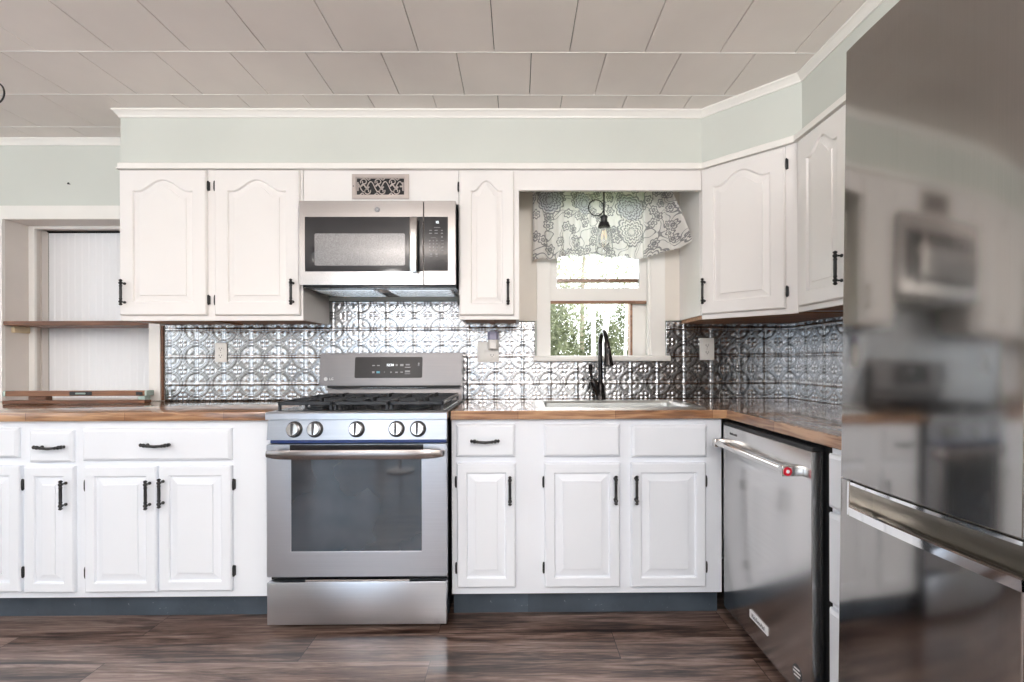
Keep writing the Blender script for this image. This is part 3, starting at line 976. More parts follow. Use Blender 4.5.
# ------------------------------------------------------------------ kitchen window
def window():
    root = bpy.data.objects.new('window_1', None); COL.objects.link(root)
    root['kind'] = 'structure'; root['label'] = 'white sash window above the sink'; root['category'] = 'window'
    bm = B()
    cells(bm, [0.108, 0.181, 0.745, 0.825], [1.148, 2.06, 2.12], lambda i, j: not (i == 1 and j == 0), YW - 0.024, YW - 0.0005, 'xz')
    struct('casing', bm, 'trimw', root)
    bm = B()
    box(bm, 0.181, 0.185, YW - 0.001, YW + 0.13, 1.15, 2.10); box(bm, 0.743, 0.747, YW - 0.001, YW + 0.13, 1.15, 2.10)
    box(bm, 0.185, 0.743, YW - 0.001, YW + 0.13, 2.096, 2.10)
    box(bm, 0.728, 0.748, YW - 0.016, YW + 0.008, 1.148, 2.10, 0.003)
    struct('jamb', bm, 'trimw', root)
    bm = B(); box(bm, 0.087, 0.845, YW - 0.062, YW - 0.0005, 1.117, 1.147, 0.005, seg=2)
    box(bm, 0.183, 0.745, YW - 0.01, YW + 0.125, 1.120, 1.150)
    struct('sill', bm, 'trimw', root)
    # raised lower sash: rail at its foot with bare wood edge
    bm = B()
    cells(bm, [0.186, 0.224, 0.690, 0.735], [1.459, 1.530, 2.0, 2.05], lambda i, j: not (i == 1 and j == 1), YW + 0.012, YW + 0.042, 'xz')
    struct('lower_sash', bm, 'trimw', root)
    bm = B(); box(bm, 0.185, 0.736, YW + 0.012, YW + 0.042, 1.444, 1.4592)
    struct('sash_bare_edge', bm, 'beam', root)
    bm = B(); box(bm, 0.222, 0.692, YW + 0.024, YW + 0.028, 1.528, 2.002)
    struct('pane', bm, 'pane', root)
    # fixed upper sash behind
    bm = B()
    cells(bm, [0.186, 0.215, 0.702, 0.742], [1.515, 1.538, 2.05, 2.095], lambda i, j: not (i == 1 and j == 1), YW + 0.055, YW + 0.085, 'xz')
    struct('upper_sash', bm, 'trimw', root)
    bm = B(); box(bm, 0.187, 0.740, YW + 0.05, YW + 0.085, 1.572, 1.590)
    struct('sash_bare_edge', bm, 'beam', root)
    bm = B(); box(bm, 0.213, 0.704, YW + 0.068, YW + 0.072, 1.536, 2.052)
    struct('pane', bm, 'pane', root)
    bm = B(); box(bm, 0.648, 0.660, YW + 0.055, YW + 0.115, 1.151, 1.512)
    struct('side_stop', bm, 'beam', root)
    bm = B(); box(bm, 0.660, 0.743, YW + 0.055, YW + 0.12, 1.151, 1.512)
    struct('side_channel', bm, 'trimw', root)
window()

# ------------------------------------------------------------------ left niche
NX0, NX1 = -2.855, -2.047
def niche():
    bm = B()
    cells(bm, [NX0 - 0.16, NX0, NX1, NX1 + 0.061], [0.9065, 1.915, 1.989], lambda i, j: not (i == 1 and j == 0), YW - 0.018, YW - 0.0005, 'xz')
    struct('trim_5', bm, 'trimw', label='white casing around the niche at far left', cat='casing')
    bm = B()
    # jambs, head and floor of the niche
    box(bm, NX0 - 0.02, NX0, YW, 2.96, 0.87, 1.943); box(bm, NX1, NX1 + 0.02, YW, 2.96, 0.87, 1.943)
    box(bm, NX0, NX1, YW, 2.96, 1.917, 1.943)
    box(bm, NX0, NX1, YW - 0.003, 2.96, 0.87, 0.905)
    struct('wall_niche', bm, 'niche_side', label='painted sides of the niche at far left', cat='wall')
    bm = B()
    box(bm, NX0, NX0 + 0.034, 2.825, 2.845, 0.905, 1.917, 0.003)
    box(bm, NX0 + 0.034, NX1 - 0.03, 2.825, 2.845, 1.901, 1.917)
    struct('trim_6', bm, 'trimw', label='white stop strip inside the niche', cat='trim')
    # inner return, slightly inset
    bm = B()
    box(bm, NX0, NX0 + 0.012, 2.845, 2.925, 0.905, 1.917); box(bm, NX0 + 0.002, NX0 + 0.022, 2.885, 2.925, 0.905, 1.905)
    struct('trim_7', bm, 'niche_side', label='inner jamb strip beside the beadboard', cat='trim')
    # beadboard
    bm = B()
    prof = []
    x = NX0 + 0.024
    y = 2.925
    prof.append((x, y))
    k = 0
    while x < NX1:
        x2 = min(x + 0.041, NX1)
        prof += [(x2 - 0.010, y), (x2 - 0.008, y + 0.0012), (x2 - 0.005, y - 0.0003), (x2 - 0.002, y + 0.0012), (x2, y)]
        x = x2; k += 1
    prof += [(NX1, y + 0.012), (NX0 + 0.024, y + 0.012)]
    prism(bm, prof, 'z', 0.906, 1.901)
    struct('wall_beadboard', bm, 'bead', label='white beadboard panel at the back of the niche', cat='beadboard', ang=20)
    bm = B(); box(bm, NX0, NX1, 2.94, 2.958, 0.88, 1.94)
    struct('wall_niche_back', bm, 'gasket', label='dark gap behind the beadboard', cat='wall')
    # shelf
    t = thing('wall_shelf', 'dark wood shelf board across the niche at far left', 'shelf', (0, 0, 0))
    bm = B(); box(bm, NX0 + 0.001, NX1 + 0.012 - 0.014, YW - 0.014, 2.923, 1.326, 1.350, 0.003)
    obj('shelf_board', bm, 'darkwood', t)
    bm = B(); box(bm, NX0 + 0.0005, NX0 + 0.018, YW + 0.03, 2.82, 1.289, 1.326, 0.002)
    obj('cleat', bm, 'paleboard', t, label='pale raw wood cleat')
    # loose strip on the counter, level on two blocks behind it
    bm = B(); box(bm, -2.662, -1.932, 2.500, 2.550, 0.906, 0.9225, 0.002)
    o = obj('wood_board', bm, 'darkwood'); tag(o, 'loose dark wood strip lying on the left counter', 'board')
    bm = B(); box(bm, -2.636, -2.542, 2.606, 2.646, 0.9058, 0.938, 0.002)
    o = obj('wood_block', bm, 'darkwood'); tag(o, 'small dark wood block under the left end of the wooden level', 'block')
    bm = B(); box(bm, -2.049, -2.011, 2.606, 2.646, 0.9058, 0.938, 0.002)
    o = obj('wood_block', bm, 'mint'); tag(o, 'small pale green block under the right end of the wooden level', 'block')
    t = thing('spirit_level', 'long wooden spirit level with a black vial, in front of the niche', 'spirit level', (-2.764, 2.600, 0.938))
    bm = B(); box(bm, 0.012, 0.756, 0, 0.05, 0.0005, 0.028, 0.002)
    obj('level_body', bm, 'levelwood', t)
    bm = B(); box(bm, 0.355, 0.475, -0.002, 0.004, 0.004, 0.025, 0.0015)
    v = obj('vial_window', bm, 'black', t)
    bm = B(); lathe(bm, (0.388, -0.002, 0.0145), (1, 0, 0), [(0, 0.001), (0.003, 0.005), (0.052, 0.005), (0.055, 0.001)], 10)
    obj('vial', bm, 'mint', v)
    bm = B(); box(bm, 0.710, 0.745, -0.002, 0.004, 0.005, 0.023, 0.001)
    obj('vial_window', bm, 'black', t)
    for a, b in ((0.0, 0.012), (0.756, 0.768)):
        bm = B(); box(bm, a, b, -0.002, 0.052, 0.0003, 0.030, 0.002)
        obj('end_cap', bm, 'mint', t)
    bm = B(); lathe(bm, (-2.495, YW - 0.012, 2.115), (0, 1, -0.1), [(0, 0.001), (0.0005, 0.006), (0.002, 0.006), (0.0025, 0.002), (0.0122, 0.002)], 10)
    o = obj('nail', bm, 'black'); tag(o, 'small dark nail in the sage wall above the niche', 'nail')
niche()

# ------------------------------------------------------------------ microwave
def microwave():
    t = thing('microwave', 'stainless over-the-range microwave with black glass door', 'microwave', (-1.045, 2.305, 1.488))
    t.scale = (0.989, 1, 0.99)
    W, Hh = 0.757, 0.406
    bm = B(); box(bm, 0.004, W - 0.004, 0.030, 0.385, 0.004, Hh - 0.002)
    obj('body', bm, 'enamel', t)
    # door, gently bowed
    def bowed(x0, x1, z0, z1, y0, th, n=10, bow=0.0025):
        bm = B()
        rs = []
        for i in range(n + 1):
            z = z0 + (z1 - z0) * i / n
            s = 2 * (z - 0) / Hh - 1
            yf = y0 + bow * s * s
            rs.append([(x0 + 0.002, yf, z), (x1 - 0.002, yf, z), (x1, yf + 0.003, z), (x1, yf + th, z), (x0, yf + th, z), (x0, yf + 0.003, z)])
        rings(bm, rs)
        return bm
    d = obj('door', bowed(0.0, 0.601, 0.0, Hh, 0.0, 0.03), 'steel_warm', t)
    bm = B()
    bm2 = bowed(0.027, 0.600, 0.064, 0.328, -0.0012, 0.004)
    g = obj('door_glass', bm2, 'glassy_black', d); bm.free()
    bm = B()
    n = 8
    pts = []
    x0, x1, z0, z1, rr = 0.076, 0.512, 0.092, 0.247, 0.008
    for cx, cz, a0 in ((x1 - rr, z1 - rr, 0), (x0 + rr, z1 - rr, 90), (x0 + rr, z0 + rr, 180), (x1 - rr, z0 + rr, 270)):
        for k in range(5):
            a = R(a0 + 22.5 * k); pts.append((cx + rr * math.cos(a), cz + rr * math.sin(a)))
    prism(bm, pts, 'y', -0.0022, 0.001)
    obj('window_screen', bm, 'screen', d)
    # handle
    bm = B()
    rs = []
    for i in range(13):
        z = 0.056 + (0.318 - 0.056) * i / 12
        s = 2 * i / 12 - 1
        y = -0.038 + 0.010 * s ** 4
        x0, x1 = 0.541, 0.577
        rs.append([(x0, y + 0.004, z), (x0 + 0.006, y, z), (x1 - 0.006, y, z), (x1, y + 0.004, z), (x1 - 0.004, y + 0.014, z), (x0 + 0.004, y + 0.014, z)])
    rings(bm, rs)
    for z in (0.066, 0.300): box(bm, 0.550, 0.568, -0.026, 0.004, z - 0.008, z + 0.012, 0.002)
    obj('handle', bm, 'steel_bright', d)
    bm = B(); lathe(bm, (0.378, 0.002, 0.363), (0, -1, 0), [(0, 0.0125), (0.002, 0.0125), (0.003, 0.0118)], 24)
    bd = obj('badge', bm, 'markdim', d)
    text_mesh('badge_lettering', 'GE', 0.011, 'mark', bd, (0.378, -0.0015, 0.363), ROT_FRONT)
    # control section
    c = obj('control_section', bowed(0.603, W, 0.0, Hh, 0.0, 0.03), 'steel_warm', t)
    g = obj('control_glass', bowed(0.604, 0.721, 0.066, 0.328, -0.0012, 0.004), 'glassy_black', c)
    bm = B()
    def mk(x, z, w, h):
        box(bm, x - w / 2, x + w / 2, -0.0019, 0.0005, z - h / 2, z + h / 2)
    mk(0.668, 0.276, 0.030, 0.0022)
    for z, ws in ((0.262, (0.012, 0.015, 0.008)), (0.248, (0.014, 0.016, 0.010))):
        for x, w in zip((0.636, 0.663, 0.691), ws): mk(x, z, w, 0.0035)
    mk(0.650, 0.226, 0.024, 0.0022); mk(0.691, 0.230, 0.008, 0.006)
    for r_ in range(4):
        for q in range(3):
            mk(0.632 + 0.0175 * q, 0.212 - 0.0155 * r_, 0.0055, 0.006)
        mk(0.692, 0.212 - 0.0155 * r_, 0.013, 0.003)
    mk(0.638, 0.146, 0.011, 0.008); mk(0.665, 0.146, 0.010, 0.008); mk(0.638, 0.136, 0.014, 0.002); mk(0.665, 0.136, 0.010, 0.002)
    obj('button_markings', bm, 'markdim', c)
    text_mesh('clock_digits', '12', 0.016, 'lit', c, (0.668, -0.0016, 0.301), ROT_FRONT)
    # underside: black lip, filters, lamp lens
    bm = B(); box(bm, 0.004, W - 0.004, 0.031, 0.375, -0.010, 0.004, 0.002)
    u = obj('underside', bm, 'enamel', t)
    for x0, x1 in ((0.03, 0.34), (0.40, 0.72)):
        bm = B(); box(bm, x0, x1, 0.085, 0.35, -0.014, -0.010, 0.001)
        for k in range(9):
            box(bm, x0 + 0.01, x1 - 0.01, 0.098 + 0.028 * k, 0.106 + 0.028 * k, -0.016, -0.0138)
        obj('grease_filter', bm, 'steel_bright', u)
    bm = B(); box(bm, 0.345, 0.395, 0.10, 0.20, -0.013, -0.010, 0.001)
    obj('lamp_lens', bm, 'plastic', u)
microwave()

# wall register above the microwave
def register():
    t = thing('vent_register', 'satin metal scrollwork vent register above the microwave', 'vent', (-0.812, DY0 + 0.004, 1.918))
    t.scale = (0.985, 1, 0.965)
    w, h = 0.284, 0.127
    bm = B(); box(bm, 0.012, w - 0.012, -0.0025, -0.0005, 0.012, h - 0.012)
    obj('backing', bm, 'gasket', t)
    bm = B()
    cells(bm, [0, 0.024, w - 0.024, w], [0, 0.022, h - 0.022, h], lambda i, j: not (i == 1 and j == 1), -0.009, -0.0005, 'xz')
    bmesh.ops.recalc_face_normals(bm, faces=bm.faces)
    es = [e for e in bm.edges if len(e.link_faces) == 2 and e.calc_face_angle(0) > 0.5 and all(v.co.y < -0.008 for v in e.verts)]
    bmesh.ops.bevel(bm, geom=es, offset=0.004, segments=2, affect='EDGES')
    obj('frame', bm, 'nickel', t)
    bm = B()
    def rib(pts, wd=0.0021):
        n = len(pts)
        rs = []
        for i, (x, z) in enumerate(pts):
            a = pts[max(0, i - 1)]; b = pts[min(n - 1, i + 1)]
            dx, dz = b[0] - a[0], b[1] - a[1]
            l = math.hypot(dx, dz) or 1
            nx, nz = -dz / l * wd, dx / l * wd
            rs.append([(x + nx, -0.0065, z + nz), (x - nx, -0.0065, z - nz), (x - nx, -0.002, z - nz), (x + nx, -0.002, z + nz)])
        rings(bm, rs)
    def spiral(cx, cz, r0, a0, turns, sgn):
        return [(cx + r0 * (1 - 0.62 * k / 20) * math.cos(a0 + sgn * turns * 2 * PI * k / 20), cz + r0 * (1 - 0.62 * k / 20) * math.sin(a0 + sgn * turns * 2 * PI * k / 20)) for k in range(21)]
    P = 0.072
    for c in range(3):
        cx = 0.060 + P * c
        rib(spiral(cx, 0.087, 0.0175, R(200), 1.15, -1))
        rib(spiral(cx + 0.016, 0.040, 0.0175, R(20), 1.15, -1))
        # S waves joining them
        rib([(cx - 0.026 + 0.072 * k / 16, 0.063 + 0.026 * math.sin(k / 16 * 2 * PI + 2.6)) for k in range(17)])
        rib([(cx - 0.014 + 0.040 * k / 12, 0.0635 + 0.010 * math.sin(k / 12 * 2 * PI)) for k in range(13)], 0.0032)
        rib([(cx + 0.010, 0.106), (cx + 0.022, 0.096), (cx + 0.032, 0.104)])
        rib([(cx - 0.020, 0.021), (cx - 0.008, 0.031), (cx + 0.002, 0.022)])
    for x in (0.030, w - 0.030):
        rib([(x, 0.042), (x, 0.085)], 0.003)
        rib([(x, 0.064), (x + (0.016 if x < w / 2 else -0.016), 0.064)], 0.0035)
    obj('scrollwork', bm, 'nickel', t)
    bm = B(); lathe(bm, (0.009, -0.009, 0.064), (0, -1, 0), [(0, 0.003), (0.001, 0.003), (0.002, 0.001)], 10)
    obj('screw', bm, 'markdark', t)
register()

# ------------------------------------------------------------------ gas range
def gas_range():
    t = thing('gas_range', 'stainless gas range with five knobs and black grates', 'range', (-1.046, 2.0, 0))
    t.scale = (0.988, 1, 1)
    W = 0.760
    bm = B(); box(bm, 0.004, W - 0.004, 0.035, 0.665, 0.035, 0.876)
    obj('body', bm, 'enamel', t)
    for x in (0.05, W - 0.05):
        for y in (0.08, 0.62):
            bm = B(); lathe(bm, (x, y, 0), (0, 0, 1), [(0, 0.018), (0.01, 0.018), (0.012, 0.010), (0.036, 0.010)], 12)
            obj('leg', bm, 'black', t)
    # storage drawer
    bm = B(); box(bm, 0.002, W - 0.004, 0.0, 0.03, 0.026, 0.204, 0.004, seg=2)
    d = obj('storage_drawer', bm, 'steel', t)
    bm = B(); box(bm, 0.16, W - 0.16, 0.004, 0.03, 0.2035, 0.2115, 0.002)
    obj('grip_lip', bm, 'steel_bright', d)
    # oven door with window
    bm = B()
    cells(bm, [0.002, 0.105, 0.652, W - 0.003], [0.226, 0.332, 0.715, 0.776], lambda i, j: not (i == 1 and j == 1), 0.0, 0.032, 'xz')
    bmesh.ops.recalc_face_normals(bm, faces=bm.faces)
    es = [e for e in bm.edges if len(e.link_faces) == 2 and e.calc_face_angle(0) > 0.5]
    bmesh.ops.bevel(bm, geom=es, offset=0.002, segments=2, affect='EDGES')
    d = obj('oven_door', bm, 'steel', t)
    bm = B(); box(bm, 0.1052, 0.6518, 0.0008, 0.02, 0.3322, 0.7148)
    wn = obj('oven_window', bm, 'ovenglass', d)
    bm = B(); box(bm, 0.103, 0.654, 0.0015, 0.018, 0.716, 0.774, 0.001)
    bm.free()
    bm = B(); box(bm, 0.1, 0.66, -0.0006, 0.003, 0.724, 0.775)
    obj('top_glass_band', bm, 'glassy_black', d)
    # handle: flat arched bar
    bm = B()
    rs = []
    n = 24
    for i in range(n + 1):
        s = 2 * i / n - 1
        x = 0.010 + (W - 0.022) * i / n
        y = -0.052 + 0.030 * abs(s) ** 6
        zc = 0.742 - 0.002 * s * s
        hz = 0.019 - 0.006 * abs(s) ** 10
        rs.append([(x, y + 0.004, zc - hz), (x, y, zc - hz * 0.4), (x, y, zc + hz * 0.4), (x, y + 0.004, zc + hz), (x, y + 0.014, zc + hz * 0.8), (x, y + 0.014, zc - hz * 0.8)])
    rings(bm, rs)
    for x in (0.022, W - 0.034): box(bm, x, x + 0.022, -0.026, 0.002, 0.731, 0.753, 0.003)
    obj('handle', bm, 'steel_dark', d)
    # control panel (leans back), blue film on its lower edge
    bm = B(); prism(bm, [(0.0, 0.795), (0.03, 0.795), (0.03, 0.877), (0.012, 0.877)], 'x', 0.003, W - 0.003)
    c = obj('control_panel', bm, 'steel_panel', t)
    bm = B(); box(bm, 0.02, W - 0.003, -0.003, 0.03, 0.782, 0.7945, 0.001)
    obj('protective_film', bm, 'blue', c, label='strip of blue protective film')
    ndir = Vector((0, -0.082, 0.012)).normalized()
    for kx in (0.117, 0.204, 0.379, 0.547, 0.637):
        bm = B()
        p = Vector((kx, 0.0062, 0.838))
        lathe(bm, p, ndir, [(0, 0.034), (0.003, 0.034), (0.005, 0.031)], 28)
        k = obj('knob', bm, 'black', c)
        bm = B(); lathe(bm, p + ndir * 0.004, ndir, [(0, 0.0285), (0.018, 0.0265), (0.021, 0.024), (0.0215, 0.001)], 28)
        obj('knob_cap', bm, 'steel_bright', k)
        q = p + ndir * 0.0255
        bm = B(); box(bm, q.x - 0.0045, q.x + 0.0045, q.y - 0.003, q.y + 0.004, q.z - 0.0245, q.z + 0.0245, 0.0015)
        obj('grip_bar', bm, 'markdark', k)
    # cooktop
    bm = B()
    prism(bm, [(-0.004, 0.880), (0.03, 0.878), (0.60, 0.878), (0.60, 0.905), (0.03, 0.911), (0.004, 0.911), (-0.004, 0.905)], 'x', 0.0, W)
    c = obj('cooktop', bm, 'steel', t)
    bm = B(); box(bm, 0.02, W - 0.02, 0.045, 0.59, 0.905, 0.9125, 0.002)
    obj('burner_tray', bm, 'enamel', c)
    for bx, by, br in ((0.16, 0.17, 0.045), (0.16, 0.45, 0.036), (0.38, 0.31, 0.05), (0.60, 0.17, 0.05), (0.60, 0.45, 0.034)):
        bm = B(); lathe(bm, (bx, by, 0.912), (0, 0, 1), [(0, br * 1.25), (0.004, br * 1.25), (0.006, br), (0.014, br), (0.015, br * 0.85), (0.022, br * 0.85), (0.024, br * 0.7)], 24)
        obj('burner', bm, 'grate', c)
    for gx0, gx1 in ((0.022, 0.256), (0.262, 0.498), (0.504, 0.738)):
        bm = B()
        y0, y1, zt, zb = 0.055, 0.585, 0.950, 0.934
        b_ = 0.011
        for x in (gx0, gx1 - b_): box(bm, x, x + b_, y0, y1, zb, zt, 0.002)
        for y in (y0, y1 - b_, (y0 + y1) / 2 - b_ / 2): box(bm, gx0 + 0.001, gx1 - 0.001, y, y + b_, zb, zt - 0.0005, 0.002)
        xm = (gx0 + gx1) / 2
        for ym in ((y0 * 3 + y1) / 4, (y0 + y1 * 3) / 4):
            box(bm, gx0 + 0.004, xm - 0.03, ym - b_ / 2, ym + b_ / 2, zb + 0.001, zt + 0.004, 0.002)
            box(bm, xm + 0.03, gx1 - 0.004, ym - b_ / 2, ym + b_ / 2, zb + 0.001, zt + 0.004, 0.002)
            box(bm, xm - b_ / 2, xm + b_ / 2, ym - 0.125, ym - 0.03, zb + 0.001, zt + 0.004, 0.002)
            box(bm, xm - b_ / 2, xm + b_ / 2, ym + 0.03, ym + 0.125, zb + 0.001, zt + 0.004, 0.002)
        for x in (gx0 + 0.001, gx1 - b_ - 0.001):
            for y in (y0 + 0.001, y1 - b_ - 0.001, (y0 + y1) / 2 - b_ / 2):
                box(bm, x, x + b_, y, y + b_, 0.9126, zb + 0.001, 0.001)
        obj('grate', bm, 'grate', c)
    # backguard
    bm = B(); prism(bm, [(0.600, 0.880), (0.665, 0.880), (0.665, 1.0), (0.625, 1.0), (0.612, 0.918)], 'x', 0.012, W - 0.010)
    b = obj('backguard_base', bm, 'steel_bg', t)
    bm = B(); box(bm, 0.02, W - 0.02, 0.590, 0.63, 0.978, 0.990, 0.001)
    obj('vent_gap', bm, 'gasket', b)
    bm = B(); box(bm, 0.20, 0.56, 0.592, 0.60, 0.976, 0.984, 0.001)
    obj('vent_lip', bm, 'steel_bright', b)
    bm = B()
    poly = [(0.590, 0.990), (0.665, 0.986), (0.665, 1.160), (0.618, 1.166), (0.612, 1.164)]
    prism(bm, poly, 'x', -0.028 + 0.004, W - 0.008)
    bmesh.ops.recalc_face_normals(bm, faces=bm.faces)
    bmesh.ops.bevel(bm, geom=[e for e in bm.edges], offset=0.003, segments=2, affect='EDGES')
    g = obj('backguard_panel', bm, 'steel_bg', t)
    tl = math.atan2(0.022, 0.174)
    def on(x, z): return Vector((x, 0.590 + (z - 0.990) * 0.022 / 0.174, z))
    rot = Matrix.Rotation(PI / 2 - tl, 3, 'X')
    bm = B()
    rs = []
    for dz in (0.001, -0.0025):
        rr = []
        x0, x1, z0, z1, r_ = 0.168, 0.536, 1.031, 1.144, 0.008
        for cx, cz, a0 in ((x1 - r_, z1 - r_, 0), (x0 + r_, z1 - r_, 90), (x0 + r_, z0 + r_, 180), (x1 - r_, z0 + r_, 270)):
            for k in range(5):
                a = R(a0 + 22.5 * k); q = on(cx + r_ * math.cos(a), cz + r_ * math.sin(a)); q.y += dz; rr.append(q)
        rs.append(rr)
    rings(bm, rs)
    dsp = obj('display_panel', bm, 'panelgrey', g)
    def marks(name, lst, mat):
        bm = B()
        for x, z, w, h in lst:
            q = [on(x + sx * w / 2, z + sz * h / 2) for sx, sz in ((-1, -1), (1, -1), (1, 1), (-1, 1))]
            rings(bm, [[p + Vector((0, -0.0022, 0)) for p in q], [p + Vector((0, -0.0032, 0)) for p in q]])
        return obj(name, bm, mat, dsp)
    marks('button_markings', [(0.270, 1.098, 0.015, 0.005), (0.297, 1.098, 0.015, 0.005), (0.270, 1.062, 0.013, 0.010), (0.396, 1.100, 0.012, 0.010), (0.424, 1.100, 0.018, 0.011), (0.456, 1.102, 0.022, 0.008), (0.456, 1.088, 0.030, 0.005),
        (0.330, 1.063, 0.004, 0.004), (0.366, 1.062, 0.007, 0.007), (0.396, 1.061, 0.014, 0.007), (0.424, 1.062, 0.014, 0.005), (0.456, 1.066, 0.028, 0.010), (0.456, 1.053, 0.030, 0.003), (0.516, 1.104, 0.008, 0.016)], 'markdim')
    marks('start_marking', [(0.296, 1.062, 0.018, 0.011)], 'markblue')
    text_mesh('clock_digits', '12:34', 0.018, 'lit', dsp, on(0.360, 1.100) + Vector((0, -0.0030, 0)), rot)
    # maker's mark: disc and letters
    bm = B()
    q = on(0.012, 1.026)
    lathe(bm, q, (0, -1, 0.126), [(0, 0.0105), (0.0012, 0.0105), (0.0016, 0.010)], 24)
    lg = obj('logo_disc', bm, 'mark', g)
    text_mesh('logo_lettering', 'LG', 0.019, 'mark', g, on(0.042, 1.026) + Vector((0, -0.001, 0)), rot)
gas_range()

# ------------------------------------------------------------------ dishwasher (local x toward the camera, y into the cabinet)
def dishwasher():
    t = thing('dishwasher', 'stainless dishwasher under the right counter', 'dishwasher', (0.885, 2.062, 0), -PI / 2)
    W = 0.622
    bm = B(); box(bm, 0.006, W + 0.020, 0.045, 0.60, 0.10, 0.862)
    obj('tub', bm, 'gasket', t)
    bm = B(); box(bm, 0.004, W + 0.020, 0.10, 0.12, 0.0, 0.10)
    obj('toe_kick', bm, 'gasket', t)
    bm = B(); box(bm, 0.0, W, 0.0, 0.036, 0.062, 0.843, 0.003, seg=2)
    d = obj('door', bm, 'steel_dw', t)
    bm = B(); box(bm, 0.004, W - 0.002, 0.004, 0.044, 0.843, 0.856, 0.001)
    obj('top_seal', bm, 'gasket', d)
    bm = B()
    zc = 0.775
    lathe(bm, (0.055, -0.052, zc), (1, 0, 0), [(0, 0.010), (0.002, 0.0125), (W - 0.110, 0.0125), (W - 0.108, 0.010)], 18)
    h = obj('handle', bm, 'steel_bright', d)
    for x in (0.055, W - 0.055):
        bm = B(); box(bm, x - 0.014, x + 0.014, -0.066, 0.001, zc - 0.0165, zc + 0.0165, 0.004, seg=2)
        obj('handle_mount', bm, 'steel_bright', h)
    # red medallion on the near mount, reads toward the camera
    xm = W - 0.055 + 0.0145
    bm = B(); lathe(bm, (xm - 0.001, -0.050, zc), (1, 0, 0), [(0, 0.0135), (0.003, 0.0135), (0.0035, 0.012)], 24)
    md = obj('medallion', bm, 'red', h, label='red round medallion')
    bm = B(); lathe(bm, (xm + 0.002, -0.050, zc), (1, 0, 0), [(0, 0.006), (0.0012, 0.006), (0.0016, 0.005)], 6)
    obj('medallion_emblem', bm, 'mark', md)
    text_mesh('logo_lettering', 'KitchenAid', 0.014, 'markdark', d, (0.095, -0.0004, 0.815), ROT_FRONT)
    bm = B(); box(bm, 0.236, 0.366, -0.003, 0.001, 0.140, 0.170, 0.001)
    pl = obj('badge_plate', bm, 'mark', d)
    text_mesh('badge_lettering', 'KitchenAid', 0.021, 'markdark', pl, (0.301, -0.0032, 0.1555), ROT_FRONT)
    bm = B()
    lathe(bm, (0.545, 0.001, 0.125), (0, -1, 0), [(0, 0.027), (0.0015, 0.027), (0.0018, 0.026)], 28)
    st = obj('round_sticker', bm, 'markdark', d)
    bm = B()
    for dz, w in ((0.011, 0.030), (0.0, 0.040), (-0.011, 0.030)):
        prism(bm, [(0.545 - w / 2, 0.125 + dz - 0.001), (0.545 + w / 2, 0.125 + dz + 0.003), (0.545 + w / 2, 0.125 + dz + 0.007), (0.545 - w / 2, 0.125 + dz + 0.003)], 'y', -0.0026, -0.0012)
    obj('sticker_stripes', bm, 'mark', st)
dishwasher()

